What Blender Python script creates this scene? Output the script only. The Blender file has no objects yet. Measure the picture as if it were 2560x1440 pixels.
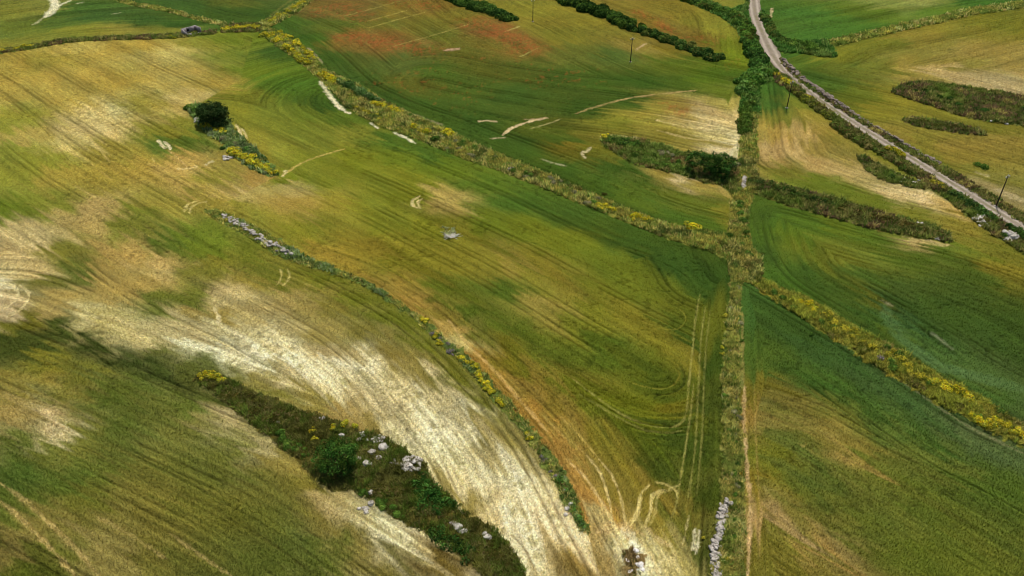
import bpy, bmesh, math, random
import numpy as np
from mathutils import Vector, Matrix

# ------------------------------------------------------------------ camera, sky, sun, exposure
SC = bpy.context.scene
COL = SC.collection
CAM_H, PITCH, F = 104.0, math.radians(35.3), 2005.0      # metres, degrees below the horizon, focal length in photo pixels
cd = bpy.data.cameras.new("camera"); cam = bpy.data.objects.new("camera", cd); COL.objects.link(cam)
cam.location = (0, 0, CAM_H); cam.rotation_euler = (math.pi/2 - PITCH, 0, 0)
cd.sensor_width = 36.0; cd.lens = 36.0*F/2560.0; cd.clip_start = 1.0; cd.clip_end = 12000.0
SC.camera = cam
SUN_EL, SUN_AZ = math.radians(66), math.radians(17)       # azimuth from +Y (straight ahead) towards +X
w = bpy.data.worlds.new("World"); SC.world = w; w.use_nodes = True
nt = w.node_tree; sky = nt.nodes.new("ShaderNodeTexSky"); sky.sky_type = 'NISHITA'; sky.sun_disc = False
sky.sun_elevation = SUN_EL; sky.sun_rotation = SUN_AZ
bg = nt.nodes["Background"]; nt.links.new(sky.outputs[0], bg.inputs[0]); bg.inputs[1].default_value = 0.09
sl = bpy.data.lights.new("sun", 'SUN'); sl.energy = 4.0; sl.angle = math.radians(0.5); sl.color = (1.0, 0.96, 0.90)
so = bpy.data.objects.new("sun", sl); COL.objects.link(so)
sd = Vector((math.cos(SUN_EL)*math.sin(SUN_AZ), math.cos(SUN_EL)*math.cos(SUN_AZ), math.sin(SUN_EL)))
so.rotation_euler = sd.to_track_quat('Z', 'Y').to_euler(); so.location = (60, 150, 200)
SC.view_settings.view_transform = 'Standard'; SC.view_settings.look = 'None'
SC.cycles.filter_width = 1.0
SC.view_settings.exposure = 0.0; SC.view_settings.gamma = 1.0
ALB = 0.90; CROP = 0.60                                                # display value of a lit matt surface -> albedo

rng = np.random.default_rng(7); random.seed(7)
# ------------------------------------------------------------------ terrain and the photo -> ground mapping
ST, CT = math.sin(PITCH), math.cos(PITCH)
def flat(px, py):
    a = (px-1280)/F; b = (720-py)/F
    t = CAM_H/(ST-b*CT); return a*t, (b*ST+CT)*t
_H = [(160, 330, 5.0, 62), (2500, 180, 4.5, 70), (1050, 120, 2.5, 60), (1850, 560, -2.2, 40), (1100, 330, -1.6, 38),
      (300, 1150, 1.6, 26), (1350, 800, 1.3, 34), (2250, 760, 1.0, 34), (1860, 1000, -0.8, 22), (700, 30, -2.5, 60)]
HILLS = [(*flat(x, y), h, s) for x, y, h, s in _H]
def zt(x, y):
    z = 0.35*np.sin(x*0.045+1.0)*np.sin(y*0.038+0.4) + 0.18*np.sin(x*0.11-y*0.07)
    for cx, cy, h, s in HILLS:
        z = z + h*np.exp(-((x-cx)**2+(y-cy)**2)/(2*s*s))
    return z
def P(px, py):                                            # photo pixels -> points on the ground (arrays)
    px = np.asarray(px, float); py = np.asarray(py, float)
    a = (px-1280)/F; b = (720-py)/F
    dx, dy, dz = a, b*ST+CT, b*CT-ST
    t = CAM_H/-dz
    for _ in range(14):
        t = (CAM_H - zt(dx*t, dy*t))/-dz
    return np.stack([dx*t, dy*t, zt(dx*t, dy*t)], -1)
def L(pts):  pts = np.array(pts, float); return P(pts[:, 0], pts[:, 1])[:, :2]

# ------------------------------------------------------------------ small numpy tools
def _h(ix, iy, s):
    n = (ix.astype(np.int64)*374761393 + iy.astype(np.int64)*668265263 + s*974711) & 0xffffffff
    n = ((n ^ (n >> 13))*1274126177) & 0xffffffff
    return ((n ^ (n >> 16)) & 0xffff)/65535.0
def vn(x, y, s=0):
    xi = np.floor(x); yi = np.floor(y); fx = x-xi; fy = y-yi
    fx = fx*fx*(3-2*fx); fy = fy*fy*(3-2*fy); xi = xi.astype(np.int64); yi = yi.astype(np.int64)
    a = _h(xi, yi, s); b = _h(xi+1, yi, s); c = _h(xi, yi+1, s); d = _h(xi+1, yi+1, s)
    return (a+(b-a)*fx)*(1-fy) + (c+(d-c)*fx)*fy
def fbm(x, y, s=0, o=4):
    v = 0; a = 0.5; t = 0
    for k in range(o):
        v = v + a*vn(x*2**k+k*17.3, y*2**k-k*9.1, s+k); t += a; a *= 0.55
    return v/t
def inpoly(x, y, poly):
    r = np.zeros(x.shape, bool); n = len(poly)
    for i in range(n):
        x0, y0 = poly[i]; x1, y1 = poly[(i+1) % n]
        if y0 == y1: continue
        c = ((y0 > y) != (y1 > y)) & (x < (x1-x0)*(y-y0)/(y1-y0)+x0); r ^= c
    return r
def smooth_line(p, n=6):                                  # Catmull-Rom through the points
    p = np.asarray(p, float); q = np.vstack([2*p[0]-p[1], p, 2*p[-1]-p[-2]]); out = []
    for i in range(1, len(q)-2):
        for k in range(n):
            t = k/n; a, b, c, d = q[i-1], q[i], q[i+1], q[i+2]
            out.append(0.5*((2*b)+(c-a)*t+(2*a-5*b+4*c-d)*t*t+(3*b-a-3*c+d)*t**3))
    out.append(q[-2]); return np.array(out)
def dline(x, y, line):                                    # distance, run along the line, tangent, signed side
    best = np.full(x.shape, 1e9); run = np.zeros(x.shape); tx = np.zeros(x.shape); ty = np.zeros(x.shape); acc = 0.0
    for i in range(len(line)-1):
        ax, ay = line[i]; bx, by = line[i+1]; ex, ey = bx-ax, by-ay; le = math.hypot(ex, ey)
        if le < 1e-6: continue
        t = np.clip(((x-ax)*ex+(y-ay)*ey)/(le*le), 0, 1)
        d = (x-ax-t*ex)**2+(y-ay-t*ey)**2; m = d < best
        best[m] = d[m]; run[m] = acc+t[m]*le; tx[m] = ex/le; ty[m] = ey/le; acc += le
    return np.sqrt(best), run, tx, ty
def lin(h):
    v = np.array([int(h[i:i+2], 16) for i in (0, 2, 4)])/255.0
    return np.where(v <= 0.04045, v/12.92, ((v+0.055)/1.055)**2.4)*ALB
def sstep(a, b, x): t = np.clip((x-a)/(b-a), 0, 1); return t*t*(3-2*t)

# ------------------------------------------------------------------ objects: naming and tagging
def tag(o, label=None, cat=None, group=None, kind=None):
    if label: o["label"] = label
    if cat: o["category"] = cat
    if group: o["group"] = group
    if kind: o["kind"] = kind
    return o
def link(name, me, mats, parent=None, loc=None):
    o = bpy.data.objects.new(name, me); COL.objects.link(o)
    for m in (mats if isinstance(mats, (list, tuple)) else [mats]):
        if m and m.name not in me.materials: me.materials.append(m)
    if parent: o.parent = parent
    if loc is not None: o.location = loc
    return o
def npmesh(name, V, Fc, col=None, smooth=False, mi=None):
    V = np.asarray(V, np.float32); Fc = np.asarray(Fc, np.int32); n, k = Fc.shape
    me = bpy.data.meshes.new(name); me.vertices.add(len(V)); me.vertices.foreach_set("co", V.ravel())
    me.loops.add(n*k); me.loops.foreach_set("vertex_index", Fc.ravel())
    me.polygons.add(n); me.polygons.foreach_set("loop_start", np.arange(0, n*k, k, dtype=np.int32))
    me.polygons.foreach_set("loop_total", np.full(n, k, np.int32))
    if smooth: me.polygons.foreach_set("use_smooth", np.ones(n, bool))
    if mi is not None: me.polygons.foreach_set("material_index", np.asarray(mi, np.int32))
    if col is not None:
        c = np.ones((len(V), 4), np.float32); c[:, :3] = col
        me.attributes.new("cover", 'FLOAT_COLOR', 'POINT').data.foreach_set("color", c.ravel())
    me.update(calc_edges=True); me.validate(); return me

# ------------------------------------------------------------------ materials
def mat(name):
    m = bpy.data.materials.new(name); m.use_nodes = True; n = m.node_tree
    b = n.nodes["Principled BSDF"]; b.inputs["Roughness"].default_value = 0.95; b.inputs["Specular IOR Level"].default_value = 0.1
    return m, n, b
def N(n, t, **kw):
    x = n.nodes.new(t)
    for k, v in kw.items(): setattr(x, k, v)
    return x
def noise(n, vec, scale, detail=4, rough=0.6):
    x = N(n, "ShaderNodeTexNoise"); x.inputs["Scale"].default_value = scale
    x.inputs["Detail"].default_value = detail; x.inputs["Roughness"].default_value = rough
    n.links.new(vec, x.inputs["Vector"]); return x.outputs["Fac"]
def remap(n, v, a, b, c, d):
    x = N(n, "ShaderNodeMapRange"); n.links.new(v, x.inputs[0])
    for i, q in enumerate((a, b, c, d)): x.inputs[i+1].default_value = q
    return x.outputs[0]
def mulc(n, col, fac):
    x = N(n, "ShaderNodeVectorMath", operation='MULTIPLY'); n.links.new(col, x.inputs[0]); n.links.new(fac, x.inputs[1]); return x.outputs[0]
def ground_mat():
    m, n, b = mat("crop and soil")
    at = N(n, "ShaderNodeAttribute", attribute_name="cover"); ge = N(n, "ShaderNodeNewGeometry")
    f1 = remap(n, noise(n, ge.outputs["Position"], 2.6, 5, 0.75), 0.33, 0.67, 0.72, 1.28)
    c = mulc(n, at.outputs["Color"], f1)
    n.links.new(c, b.inputs["Base Color"])
    bp = N(n, "ShaderNodeBump"); bp.inputs["Strength"].default_value = 0.6; bp.inputs["Distance"].default_value = 0.12
    n.links.new(noise(n, ge.outputs["Position"], 3.1, 4, 0.7), bp.inputs["Height"]); n.links.new(bp.outputs[0], b.inputs["Normal"])
    b.inputs["Specular IOR Level"].default_value = 0.03
    return m
def leaf_mat(name, vary=0.25, trans=0.28):
    m = bpy.data.materials.new(name); m.use_nodes = True; n = m.node_tree
    n.nodes.remove(n.nodes["Principled BSDF"]); out = n.nodes["Material Output"]
    at = N(n, "ShaderNodeAttribute", attribute_name="cover"); oi = N(n, "ShaderNodeObjectInfo"); ge = N(n, "ShaderNodeNewGeometry")
    f = remap(n, oi.outputs["Random"], 0, 1, 1-vary, 1+vary)
    c = mulc(n, at.outputs["Color"], f)
    c = mulc(n, c, remap(n, noise(n, ge.outputs["Position"], 1.1, 3), 0.35, 0.65, 0.78, 1.22))
    d = N(n, "ShaderNodeBsdfDiffuse"); t = N(n, "ShaderNodeBsdfTranslucent"); mx = N(n, "ShaderNodeMixShader")
    mx.inputs[0].default_value = trans
    n.links.new(c, d.inputs[0]); n.links.new(c, t.inputs[0]); n.links.new(d.outputs[0], mx.inputs[1]); n.links.new(t.outputs[0], mx.inputs[2])
    n.links.new(mx.outputs[0], out.inputs[0]); return m
def rock_mat(name, c1, c2, sc=1.4):
    m, n, b = mat(name); tc = N(n, "ShaderNodeNewGeometry")
    r = N(n, "ShaderNodeValToRGB"); r.color_ramp.elements[0].position = 0.36; r.color_ramp.elements[1].position = 0.6
    r.color_ramp.elements[0].color = (*lin(c1), 1); r.color_ramp.elements[1].color = (*lin(c2), 1)
    n.links.new(noise(n, tc.outputs["Position"], sc, 6, 0.7), r.inputs[0]); n.links.new(r.outputs[0], b.inputs["Base Color"])
    bp = N(n, "ShaderNodeBump"); bp.inputs["Strength"].default_value = 0.7; bp.inputs["Distance"].default_value = 0.12
    n.links.new(noise(n, tc.outputs["Position"], 5.0, 5), bp.inputs["Height"]); n.links.new(bp.outputs[0], b.inputs["Normal"]); return m
def plain_mat(name, c, rough=0.8, sc=6.0, a=0.8, bb=1.2):
    m, n, b = mat(name); ge = N(n, "ShaderNodeNewGeometry")
    rgb = N(n, "ShaderNodeRGB"); rgb.outputs[0].default_value = (*lin(c), 1)
    n.links.new(mulc(n, rgb.outputs[0], remap(n, noise(n, ge.outputs["Position"], sc), 0.35, 0.65, a, bb)), b.inputs["Base Color"])
    b.inputs["Roughness"].default_value = rough; return m
M_GROUND = ground_mat(); M_CROP = leaf_mat("crop blades", 0.0, 0.45)
M_LEAF = leaf_mat("leaves"); M_GRASS = leaf_mat("rough grass", 0.0, 0.3); M_FLOWER = leaf_mat("yellow flowers", 0.18, 0.35)
M_ROCK = rock_mat("limestone", "857C6C", "D6CDBC"); M_WALLROCK = rock_mat("field wall stone", "80766A", "C8BEAE", 2.0)
M_BROWNROCK = rock_mat("brown wall stone", "6A5A4C", "A09080", 2.0); M_CHALK = rock_mat("chalk outcrop", "D8CDBE", "F4EEE4", 0.9)
M_POLE = plain_mat("tarred wood", "3A332C"); M_INS = plain_mat("white porcelain", "F0F0EC", 0.3, 3, 0.95, 1.0)
M_STEEL = plain_mat("galvanised steel", "6C6A66", 0.5); M_CONC = plain_mat("concrete", "B0A89A", 0.9, 3)
M_HUT = plain_mat("weathered plaster", "A79C96", 0.95, 1.6, 0.7, 1.25); M_BARK = plain_mat("bark", "5A4A38", 0.95, 4)
M_TWIG = plain_mat("bleached twigs", "E4DDCC", 0.9, 8)
M_DARK = plain_mat("painted window dark", "2E2A28", 0.95, 3)

# ------------------------------------------------------------------ lines of the place, traced on the ground
S2 = [(-600,190),(0,130),(80,118),(150,105),(220,98),(300,95),(440,91),(560,77),(650,68)]
S3 = [(150,-60),(300,0),(340,12),(400,22),(460,36),(520,52),(560,60),(650,66)]
S1B = [(650,66),(700,40),(740,18),(770,0),(850,-50)]
S1 = [(640,70),(690,97),(730,122),(770,155),(800,190),(830,220),(870,247),(930,277),(1000,307),(1060,328),(1120,350),(1180,374),(1240,397),
      (1300,421),(1370,448),(1440,480),(1520,515),(1600,548),(1680,575),(1740,592),(1800,608),(1860,640)]
GUL = [(1860,640),(1860,560),(1860,480),(1860,400),(1862,330),(1868,280),(1880,200),(1890,150),(1880,100),(1850,40),(1800,10),(1700,-20),(1600,-60)]
ROAD = [(1882,-60),(1884,0),(1890,40),(1905,80),(1928,130),(1958,175),(2000,212),(2060,257),(2120,297),(2200,347),(2280,396),(2360,446),(2440,496),(2520,546),(2600,597),(2760,690),(3000,828)]
S9 = [(1862,440),(1960,490),(2080,525),(2200,558),(2370,598),(2480,640),(2900,800)]
S8 = [(1860,690),(1960,745),(2080,815),(2240,910),(2420,1030),(2560,1100),(2960,1300)]
S7 = [(1845,640),(1838,720),(1830,850),(1830,960),(1830,1100),(1832,1250),(1822,1350),(1815,1440),(1800,1650)]
S5 = [(520,525),(560,545),(610,567),(650,592),(690,617),(730,640),(770,655),(830,675),(880,695),(930,717),(980,750),(1030,785),(1060,808),(1100,848),
      (1150,890),(1190,928),(1230,968),(1270,1012),(1300,1052),(1340,1100),(1370,1150),(1400,1200),(1430,1255),(1455,1305),(1470,1335)]
H2L = [(1300,-60),(1390,0),(1500,45),(1600,90),(1700,130),(1800,152),(1870,165)]
HR = [(2960,-20),(2560,12),(2400,40),(2250,70),(2080,108),(2040,125),(1960,150),(1940,140)]
FIELDS = {   # field: (outline, tillage guide lines)
 'C1': ([(-600,-60)]+S3+S2[::-1], [S2]),
 'C2': (S3+S1B[1:], [S3]),
 'D': (H2L+GUL[7:], [H2L, GUL[7:]]),
 'B': (S1B[::-1]+S1+GUL[1:], [S1, H2L, (GUL[2:9],4), ([(1080,205),(1250,240),(1380,262),(1500,275),(1640,292),(1850,335)],1.4)]),
 'E1': ([(1882,-60),(1884,0),(1890,40),(1905,80),(1928,130)]+HR[::-1]+[(2960,-60)], [HR]),
 'E2': (ROAD[4:]+[(2960,690)]+HR[:-1], [[(1980,190),(2080,215),(2190,240),(2300,262),(2420,300),(2560,340),(2960,460)], HR]),
 'F': (GUL[3:8]+[(1935,150)]+ROAD[5:]+S9[::-1], [[(1900,200),(1910,300),(1930,400),(2080,470),(2240,520),(2400,560),(2960,760)], ROAD]),
 'G': ([(1862,640),(1866,560)]+S9+[(2960,1300)]+S8[::-1], [[(2600,690),(2370,612),(2200,575),(2040,530),(1930,505),(1885,520),(1880,570),(1905,650),(1960,715),(2080,790),(2240,890),(2420,1008),(2960,1290)]]),
 'H': (S8+[(2960,1650)]+S7[::-1], [S8, ([(1862,720),(1862,960),(1872,1250),(1868,1650)],5), [(1600,1130),(1880,1130),(2100,1260),(2400,1440),(2700,1620)]]),
 'M': (S5+[(1500,1440),(1520,1650)]+S7[::-1]+S1[::-1]+[(600,200),(480,270),(560,350),(690,440),(620,480)],
       [S1[6:-2]+[(1775,640),(1810,690)], S5+[(1530,1450),(1600,1600)], ([(1810,690),(1800,760),(1795,900),(1790,1100),(1790,1440),(1780,1650)],3.5), [(480,330),(700,430),(900,520),(1100,620),(1300,730),(1480,840),(1640,930)]]),
 'A': (S2+[(600,200),(480,270),(560,350),(690,440),(620,480)]+S5+[(1500,1440),(1520,1650),(-600,1650)],
       [[(-300,10),(0,205),(200,340),(400,455),(520,525),(690,617),(860,690),(1030,785),(1190,928),(1340,1100),(1470,1335),(1530,1450),(1600,1600)],
        [(-200,930),(188,1108),(403,1212),(571,1296),(773,1430),(1000,1600)]]),
}
SAMP = {}
SAMP['A'] = """20 160 9C853C;100 150 8F7F35;200 120 A8924A;330 110 9C853C;430 130 AE9A58;500 110 7F782C;60 220 A08840;180 220 A28A42;300 200 9C853C;420 190 A8914C
470 245 B39C60;270 280 BCA66E;210 320 B8A06A;170 350 B09A5E;60 340 A08A48;20 300 858030;350 260 8F7F35;420 330 7A7528;400 355 4E5F22;440 350 556422;300 380 8F7F35
100 400 7C7A2A;20 380 7F8030;20 430 84822F;150 440 948238;250 440 8E7C34;350 420 9C853C;380 500 8A7B34;220 520 AE925A;230 560 A58B52;300 560 77752B;100 500 7A792B
30 520 66701F;20 600 B8A070;80 620 BFA878;60 680 BDA672;20 720 D2C19C;15 760 BFA983;110 700 6F6A2C;180 680 5F6426;150 640 7A752E;420 600 5A6722;470 600 66701F;350 520 727428
300 620 A88C50;380 660 B0945C;260 680 A08548;200 740 A88F52;330 720 A3884A;430 740 6A6A25;400 770 66682A;520 660 7A7228;600 690 8C7A34;540 620 66701F;640 650 66691F
680 690 6E6C22;760 700 7A7226;700 740 A58B50;560 730 BDA472;620 770 B39A64;500 780 9A8244;150 780 A8915A;280 810 B4A26A;330 830 BAA874;400 850 BAA878;240 800 C0AE7C
60 810 6E6A22;150 830 4A5420;250 860 3F4A1A;330 900 404A1C;400 930 444E1E;470 940 5A5E26;520 915 5F6226;430 880 5E6028;30 850 404A1C;90 870 444E1E
120 900 7A7628;200 930 6B6A28;60 950 8A7A38;30 1000 978350;110 1040 B8A078;105 1070 C4AF86;160 1010 6F6C2A;250 1000 5A6424;330 980 5A6226;300 1060 5F6526;400 1030 68692C
470 1000 5C6426;450 1080 757030;520 1050 8C8048;560 1040 BBA478;640 1120 B5A072;700 1160 9A8644;600 1130 73702A;30 1100 5F6626;100 1130 6A6A28;200 1100 76702E;50 1180 4F5E22
150 1200 5A6424;250 1180 686A28;350 1170 756D2E;450 1160 6E6C2C;550 1180 6C6B2A;650 1220 7A7230;760 1230 7F7430;30 1250 5C6424;100 1290 86793E;180 1240 6F6C2A;280 1270 80763A
380 1270 7E7434;480 1250 716E2C;600 1290 6A6928;700 1310 6B6928;30 1350 8A7C44;100 1400 6A6A2A;200 1360 92834C;300 1400 8F8048;400 1380 7A7032;500 1380 6D6A2C;600 1390 66662A
700 1400 5C6024;60 1430 59631F;800 1300 7E7236;860 1260 B09C6C;930 1310 BCA97C;1000 1350 CBBB94;1060 1390 D2C3A0;1120 1400 B8A478;900 1370 8A7C40;820 1380 606426;960 1420 7A6E30
1080 1430 6B6428;1200 1440 6B5A26;850 1430 5A5F22
820 700 71711F;900 750 72701F;980 800 6F6E1F;1060 860 6E6C20;1120 920 6C6A1E;1180 980 6E6B22;1230 1040 7A7030;840 760 8A7A34;760 760 9A8448;700 800 BBA470;800 820 A08A4C;900 830 857735
960 880 8A7838;1040 920 8F7E40;650 850 C8B58C;560 840 C4B082;540 880 D9CBA8;480 850 BBA578;440 820 B5A072;600 900 DCCFAE;680 900 E0D3B4;760 920 D8C8A4;870 900 DACBAA;900 920 CDBB92
820 870 B8A272;960 960 C8B48A;840 960 D2C19A;740 960 C0AC80;660 960 8F8040;590 935 76702C;700 990 77702C;780 1010 8A7A3A;860 1035 9A8048;920 1060 8A753A;950 1010 C9B58C
1040 1000 D4C5A2;1100 980 C8B488;1160 1030 C6B48C;1190 1060 DACBAA;1080 1060 DACBAA;1000 1060 CDBA90;1150 1120 D2C29C;1230 1120 BBA674;1260 1090 8F7F40;1220 1080 8A7A3C;1300 1150 BBA878
1290 1200 D8CAA8;1200 1180 D8C9A6;1120 1160 D0BE96;1350 1220 D2C09A;1380 1280 DCCDAC;1300 1280 E4D8BC;1220 1260 C8B488;1160 1230 8F7E40;1260 1330 D8C9A6;1340 1350 DCCEB0;1420 1330 D4C09A
1310 1390 D5C6A4;1380 1410 C0AC80;1440 1390 8F7838;1450 1430 7A6630"""
SAMP['S'] = """560 95 66701F;620 130 6E7326;640 180 66701F;700 200 55691F;680 130 41561F;550 210 9C853C;600 250 7A7528;450 410 AD8F4E;520 440 8A7C30;450 470 A88C4A;560 460 9D8444
610 490 B8985E;720 475 B0925A;650 440 A08040;600 520 8A7A30;480 510 8A7C33;700 300 7A772A;640 380 8C7C30;700 380 8A8030;760 400 7E7A28;1500 1400 A88C58;1520 1340 C4A878;1560 1330 D0B890;1530 1400 B8986A"""
SAMP['M'] = """750 220 4F6620;800 260 41561F;720 440 77761F;800 450 7A7624;800 330 78752A;850 300 5F6A22;880 340 8A8030;780 290 6C7024;880 400 75741F;960 430 7C7824;1050 460 7A7722;900 340 7A782A
1000 400 6A711F;1100 420 5F6B1E;1200 460 556620;1300 500 4C6020;1420 540 48591F;1560 590 3F521D;1680 640 3D4F1C;1760 690 3C4E1B;960 350 4C6020;1060 385 4A5E20;1120 500 AC9056;1000 490 77741F
900 500 7E7826;840 500 8C7C30;740 510 A08444;650 545 8A7C30;760 570 7E7626;860 580 8A7A2C;930 560 7A7422;1060 560 74701F;1130 570 7F7428;1200 560 6A6E1E;1320 580 6C6E1E;1440 620 6A6C1E
1560 670 6A6A1E;1660 720 6A6A20;820 640 9A7E34;900 620 8C762A;1000 640 7E7222;1100 640 837426;1200 640 80732A;1260 650 937C38;1330 680 84762A;1230 700 55601E;1380 720 8C7A30;1330 740 9A8140
1350 770 94803A;1440 760 7C7424;1540 790 82772A;1640 820 827628;1580 730 6F6D20;1100 720 66681E;1180 780 5C641E;1280 820 5E661F;1380 860 646820;1420 800 7A7525;1480 850 56601C;1560 900 5E611C
1640 920 50581A;1680 880 85762A;1600 940 4E571A;1700 820 5A5E1C;960 730 9A7A38;1040 760 A8803F;1120 830 B58E52;1160 860 C4A670;1200 910 A87C3C;1260 980 A67A38;1330 1060 A87C3A;1390 1130 B28242
1440 1200 BC8C4C;1490 1280 B98848;1100 790 8C7430;1180 840 6A661E;1260 900 74691E;1300 980 94783A;1380 1000 8A7430;1420 1080 957C3C;1300 920 6C681E;1480 1180 9A8040;1540 1230 8C7632
1480 1010 6A6A1E;1580 1080 5C6019;1660 1120 585E1A;1560 1010 646618;1660 1010 7A7020;1640 1050 70701C;1540 1150 857428;1600 1200 8A752A;1660 1190 4F571C;1720 1100 48521A;1760 900 40501A
1790 1000 454E1C;1760 1250 475019;1760 1380 4E521E;1600 1270 877530;1660 1260 937A34;1700 1330 6A6724;1640 1300 80702C;1580 1300 92793A;1620 1380 CDB58C;1640 1430 C8B28A;1590 1400 D8C8AC
1700 1420 A8925C;1660 1330 8A7836;1570 1370 C8B088"""
SAMP['B'] = """720 60 4A6424;760 100 44601F;800 150 40581F;880 200 435A22;960 240 40561E;1060 280 435A1F;1180 310 40571E;1280 370 3F551C;1380 420 3E561C;1480 460 435A1C;1560 490 50621E;820 30 6E6230
860 15 746030;900 40 706430;850 60 5A6626;920 100 7C6430;970 105 806030;890 95 7E6430;960 60 6E6A2A;1000 30 7A6A2C;1060 20 7A662C;1080 60 706A28;1130 40 7A6F2A;1040 110 746430;1100 90 6A6A28
1200 60 7C642E;1230 75 846030;1280 100 7E6430;1310 120 78622C;1150 130 5F5F24;1220 110 706528;1350 60 84782C;1300 30 8A822E;1400 90 7C7428;1480 50 847A2C;1550 90 80742C;1600 120 8A7A3A
1680 130 7E7028;1450 130 66692A;1540 140 55652A;1700 160 58661F;1800 180 4A601A;1840 150 66761C;1820 120 6E7420;1390 200 45591F;1300 180 525A20;1200 170 565C22;1100 180 4A5E20;1020 170 55602A
1040 210 5A5C22;1180 220 4A5C20;1300 240 425820;1500 210 455C1F;1600 200 40581C;1700 210 4A5C1C;1780 200 586A1A;1450 270 3C521C;1560 250 435A1E;1640 265 9A8A3A;1600 300 948838;1540 310 7E7C2A
1700 290 B09858;1760 270 C4AC7C;1740 300 CCB486;1800 300 C8B280;1830 340 D4C096;1780 350 C0AA70;1720 350 A08E40;1660 335 948434;1830 380 D6C29C;1800 260 A89850;1680 265 9C8440;1560 340 8F8338
1800 230 5F6A20;1430 360 7A6A22;1470 370 6A661F;1400 350 45581C;1660 440 8A7A38;1700 445 BCA47C;1740 460 9A8440;1620 470 4A5E1E;1700 490 5A6420;1760 520 5C6620;1800 530 7A7428;1740 560 4C611E
1660 540 476020;1550 420 43591C"""
SAMP['D'] = """1560 10 7C702C;1600 30 7A6E2A;1640 50 7C6A2A;1680 20 7C722A;1740 50 7E782A;1800 70 84802C;1700 80 76662A;1760 100 746428;1820 110 66721E;1850 140 6A7A1C;1840 80 7A7A2A"""
SAMP['C1'] = """30 30 7A7A30;60 70 66702A;150 60 55682A;250 40 45602A;350 50 3E5824;450 60 3E5A22;530 70 4A6024;200 75 80802F;300 75 8C8238;100 100 848232;400 78 7A7A30;30 110 8A8434;20 80 6A7430;100 20 80803A;200 20 4A6428"""
SAMP['C2'] = """450 20 45602A;560 30 435A22;650 30 3F5620;700 10 50602A;600 8 5A6026;350 3 45602A"""
SAMP['E1'] = """1940 60 4E682A;2000 40 4A6A2A;2100 60 4C6A28;2180 30 5A6A22;2060 90 466628;2220 80 4C6A28;2300 10 8A8A50;2350 25 5A7228;2450 5 466A2A;2400 30 62752A;2240 10 7A8044"""
SAMP['E2'] = """2100 140 6A6E22;2200 110 6C6E24;2300 100 80742E;2400 80 7E772C;2500 60 737324;2450 130 8E7E40;2300 150 857A35;2540 150 8F8044;2020 160 4F621F;2000 190 40581E;2100 170 5E6824;2200 170 6F6F28
2400 165 887C38;2350 180 AE9868;2430 200 A89468;2500 220 AE9A70;2300 180 948440;2050 210 4A5F1F;2120 240 5F6820;2180 280 807A28;2220 240 7F7A2A;2100 280 5A6220;2240 330 8C7C34;2350 270 7C772A
2450 310 7C762A;2540 300 7E772C;2500 350 8A7A38;2400 370 8C7B38;2300 350 80772E;2250 370 6F7024;2350 420 6E7024;2450 430 7C7630;2540 400 857834;2420 400 877832;2540 470 74702C;2520 480 9A8A60"""
SAMP['F'] = """1910 210 3F5E20;1930 250 3F5C22;1960 290 72732A;1990 250 6A6E24;2030 280 7F742C;2080 330 857633;1950 320 9A8440;2000 330 A8925A;1930 360 AD9460;1980 380 B09A66;1900 310 9A8A44;2040 370 88783A
2100 350 7A7330;2150 390 7A7230;1920 410 6A6C24;1900 400 94844A;2050 410 A8905A;2120 430 AE9862;2180 450 A8955C;2240 480 BBA472;2300 490 C4AE80;2340 505 B09A60;2000 440 66701F;2080 460 5E6B1E
2150 490 626C1E;2250 520 6E6F22;2350 540 80762A;2420 570 74702A;2480 600 6A6C24;2200 380 6E7020;2280 420 66691F;2350 470 5E6A20;2400 540 8A7830;2120 390 8C8040"""
SAMP['G'] = """1890 530 43591F;1930 560 47601F;1900 600 405720;1980 590 55681E;2050 560 4C621E;2120 580 5E6C1E;2200 600 556820;2040 625 626A22;2100 635 666B24;2200 650 66702A;2280 650 4E611F;2300 600 66721E
2380 640 50641F;2330 610 B8A070;2420 610 5C6A20;2500 640 62691F;2540 680 7A7228;2450 690 4A5C20;1930 680 446020;2000 690 3F561E;2100 720 3F541E;2180 700 415720;2150 725 5C6424;2250 722 405222
2400 720 445722;2400 800 3C5220;2530 800 3E521F;2300 800 3C5220;2150 780 3A5420;2220 790 3F5C30;2260 850 466030;2320 880 48602E;2200 820 4A5F20;2280 890 56661F;2400 900 4C602E;2500 930 4C5E2E
2450 980 47612A;2540 1000 4A5F30;2540 880 3C5020;2360 930 4A6028"""
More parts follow.
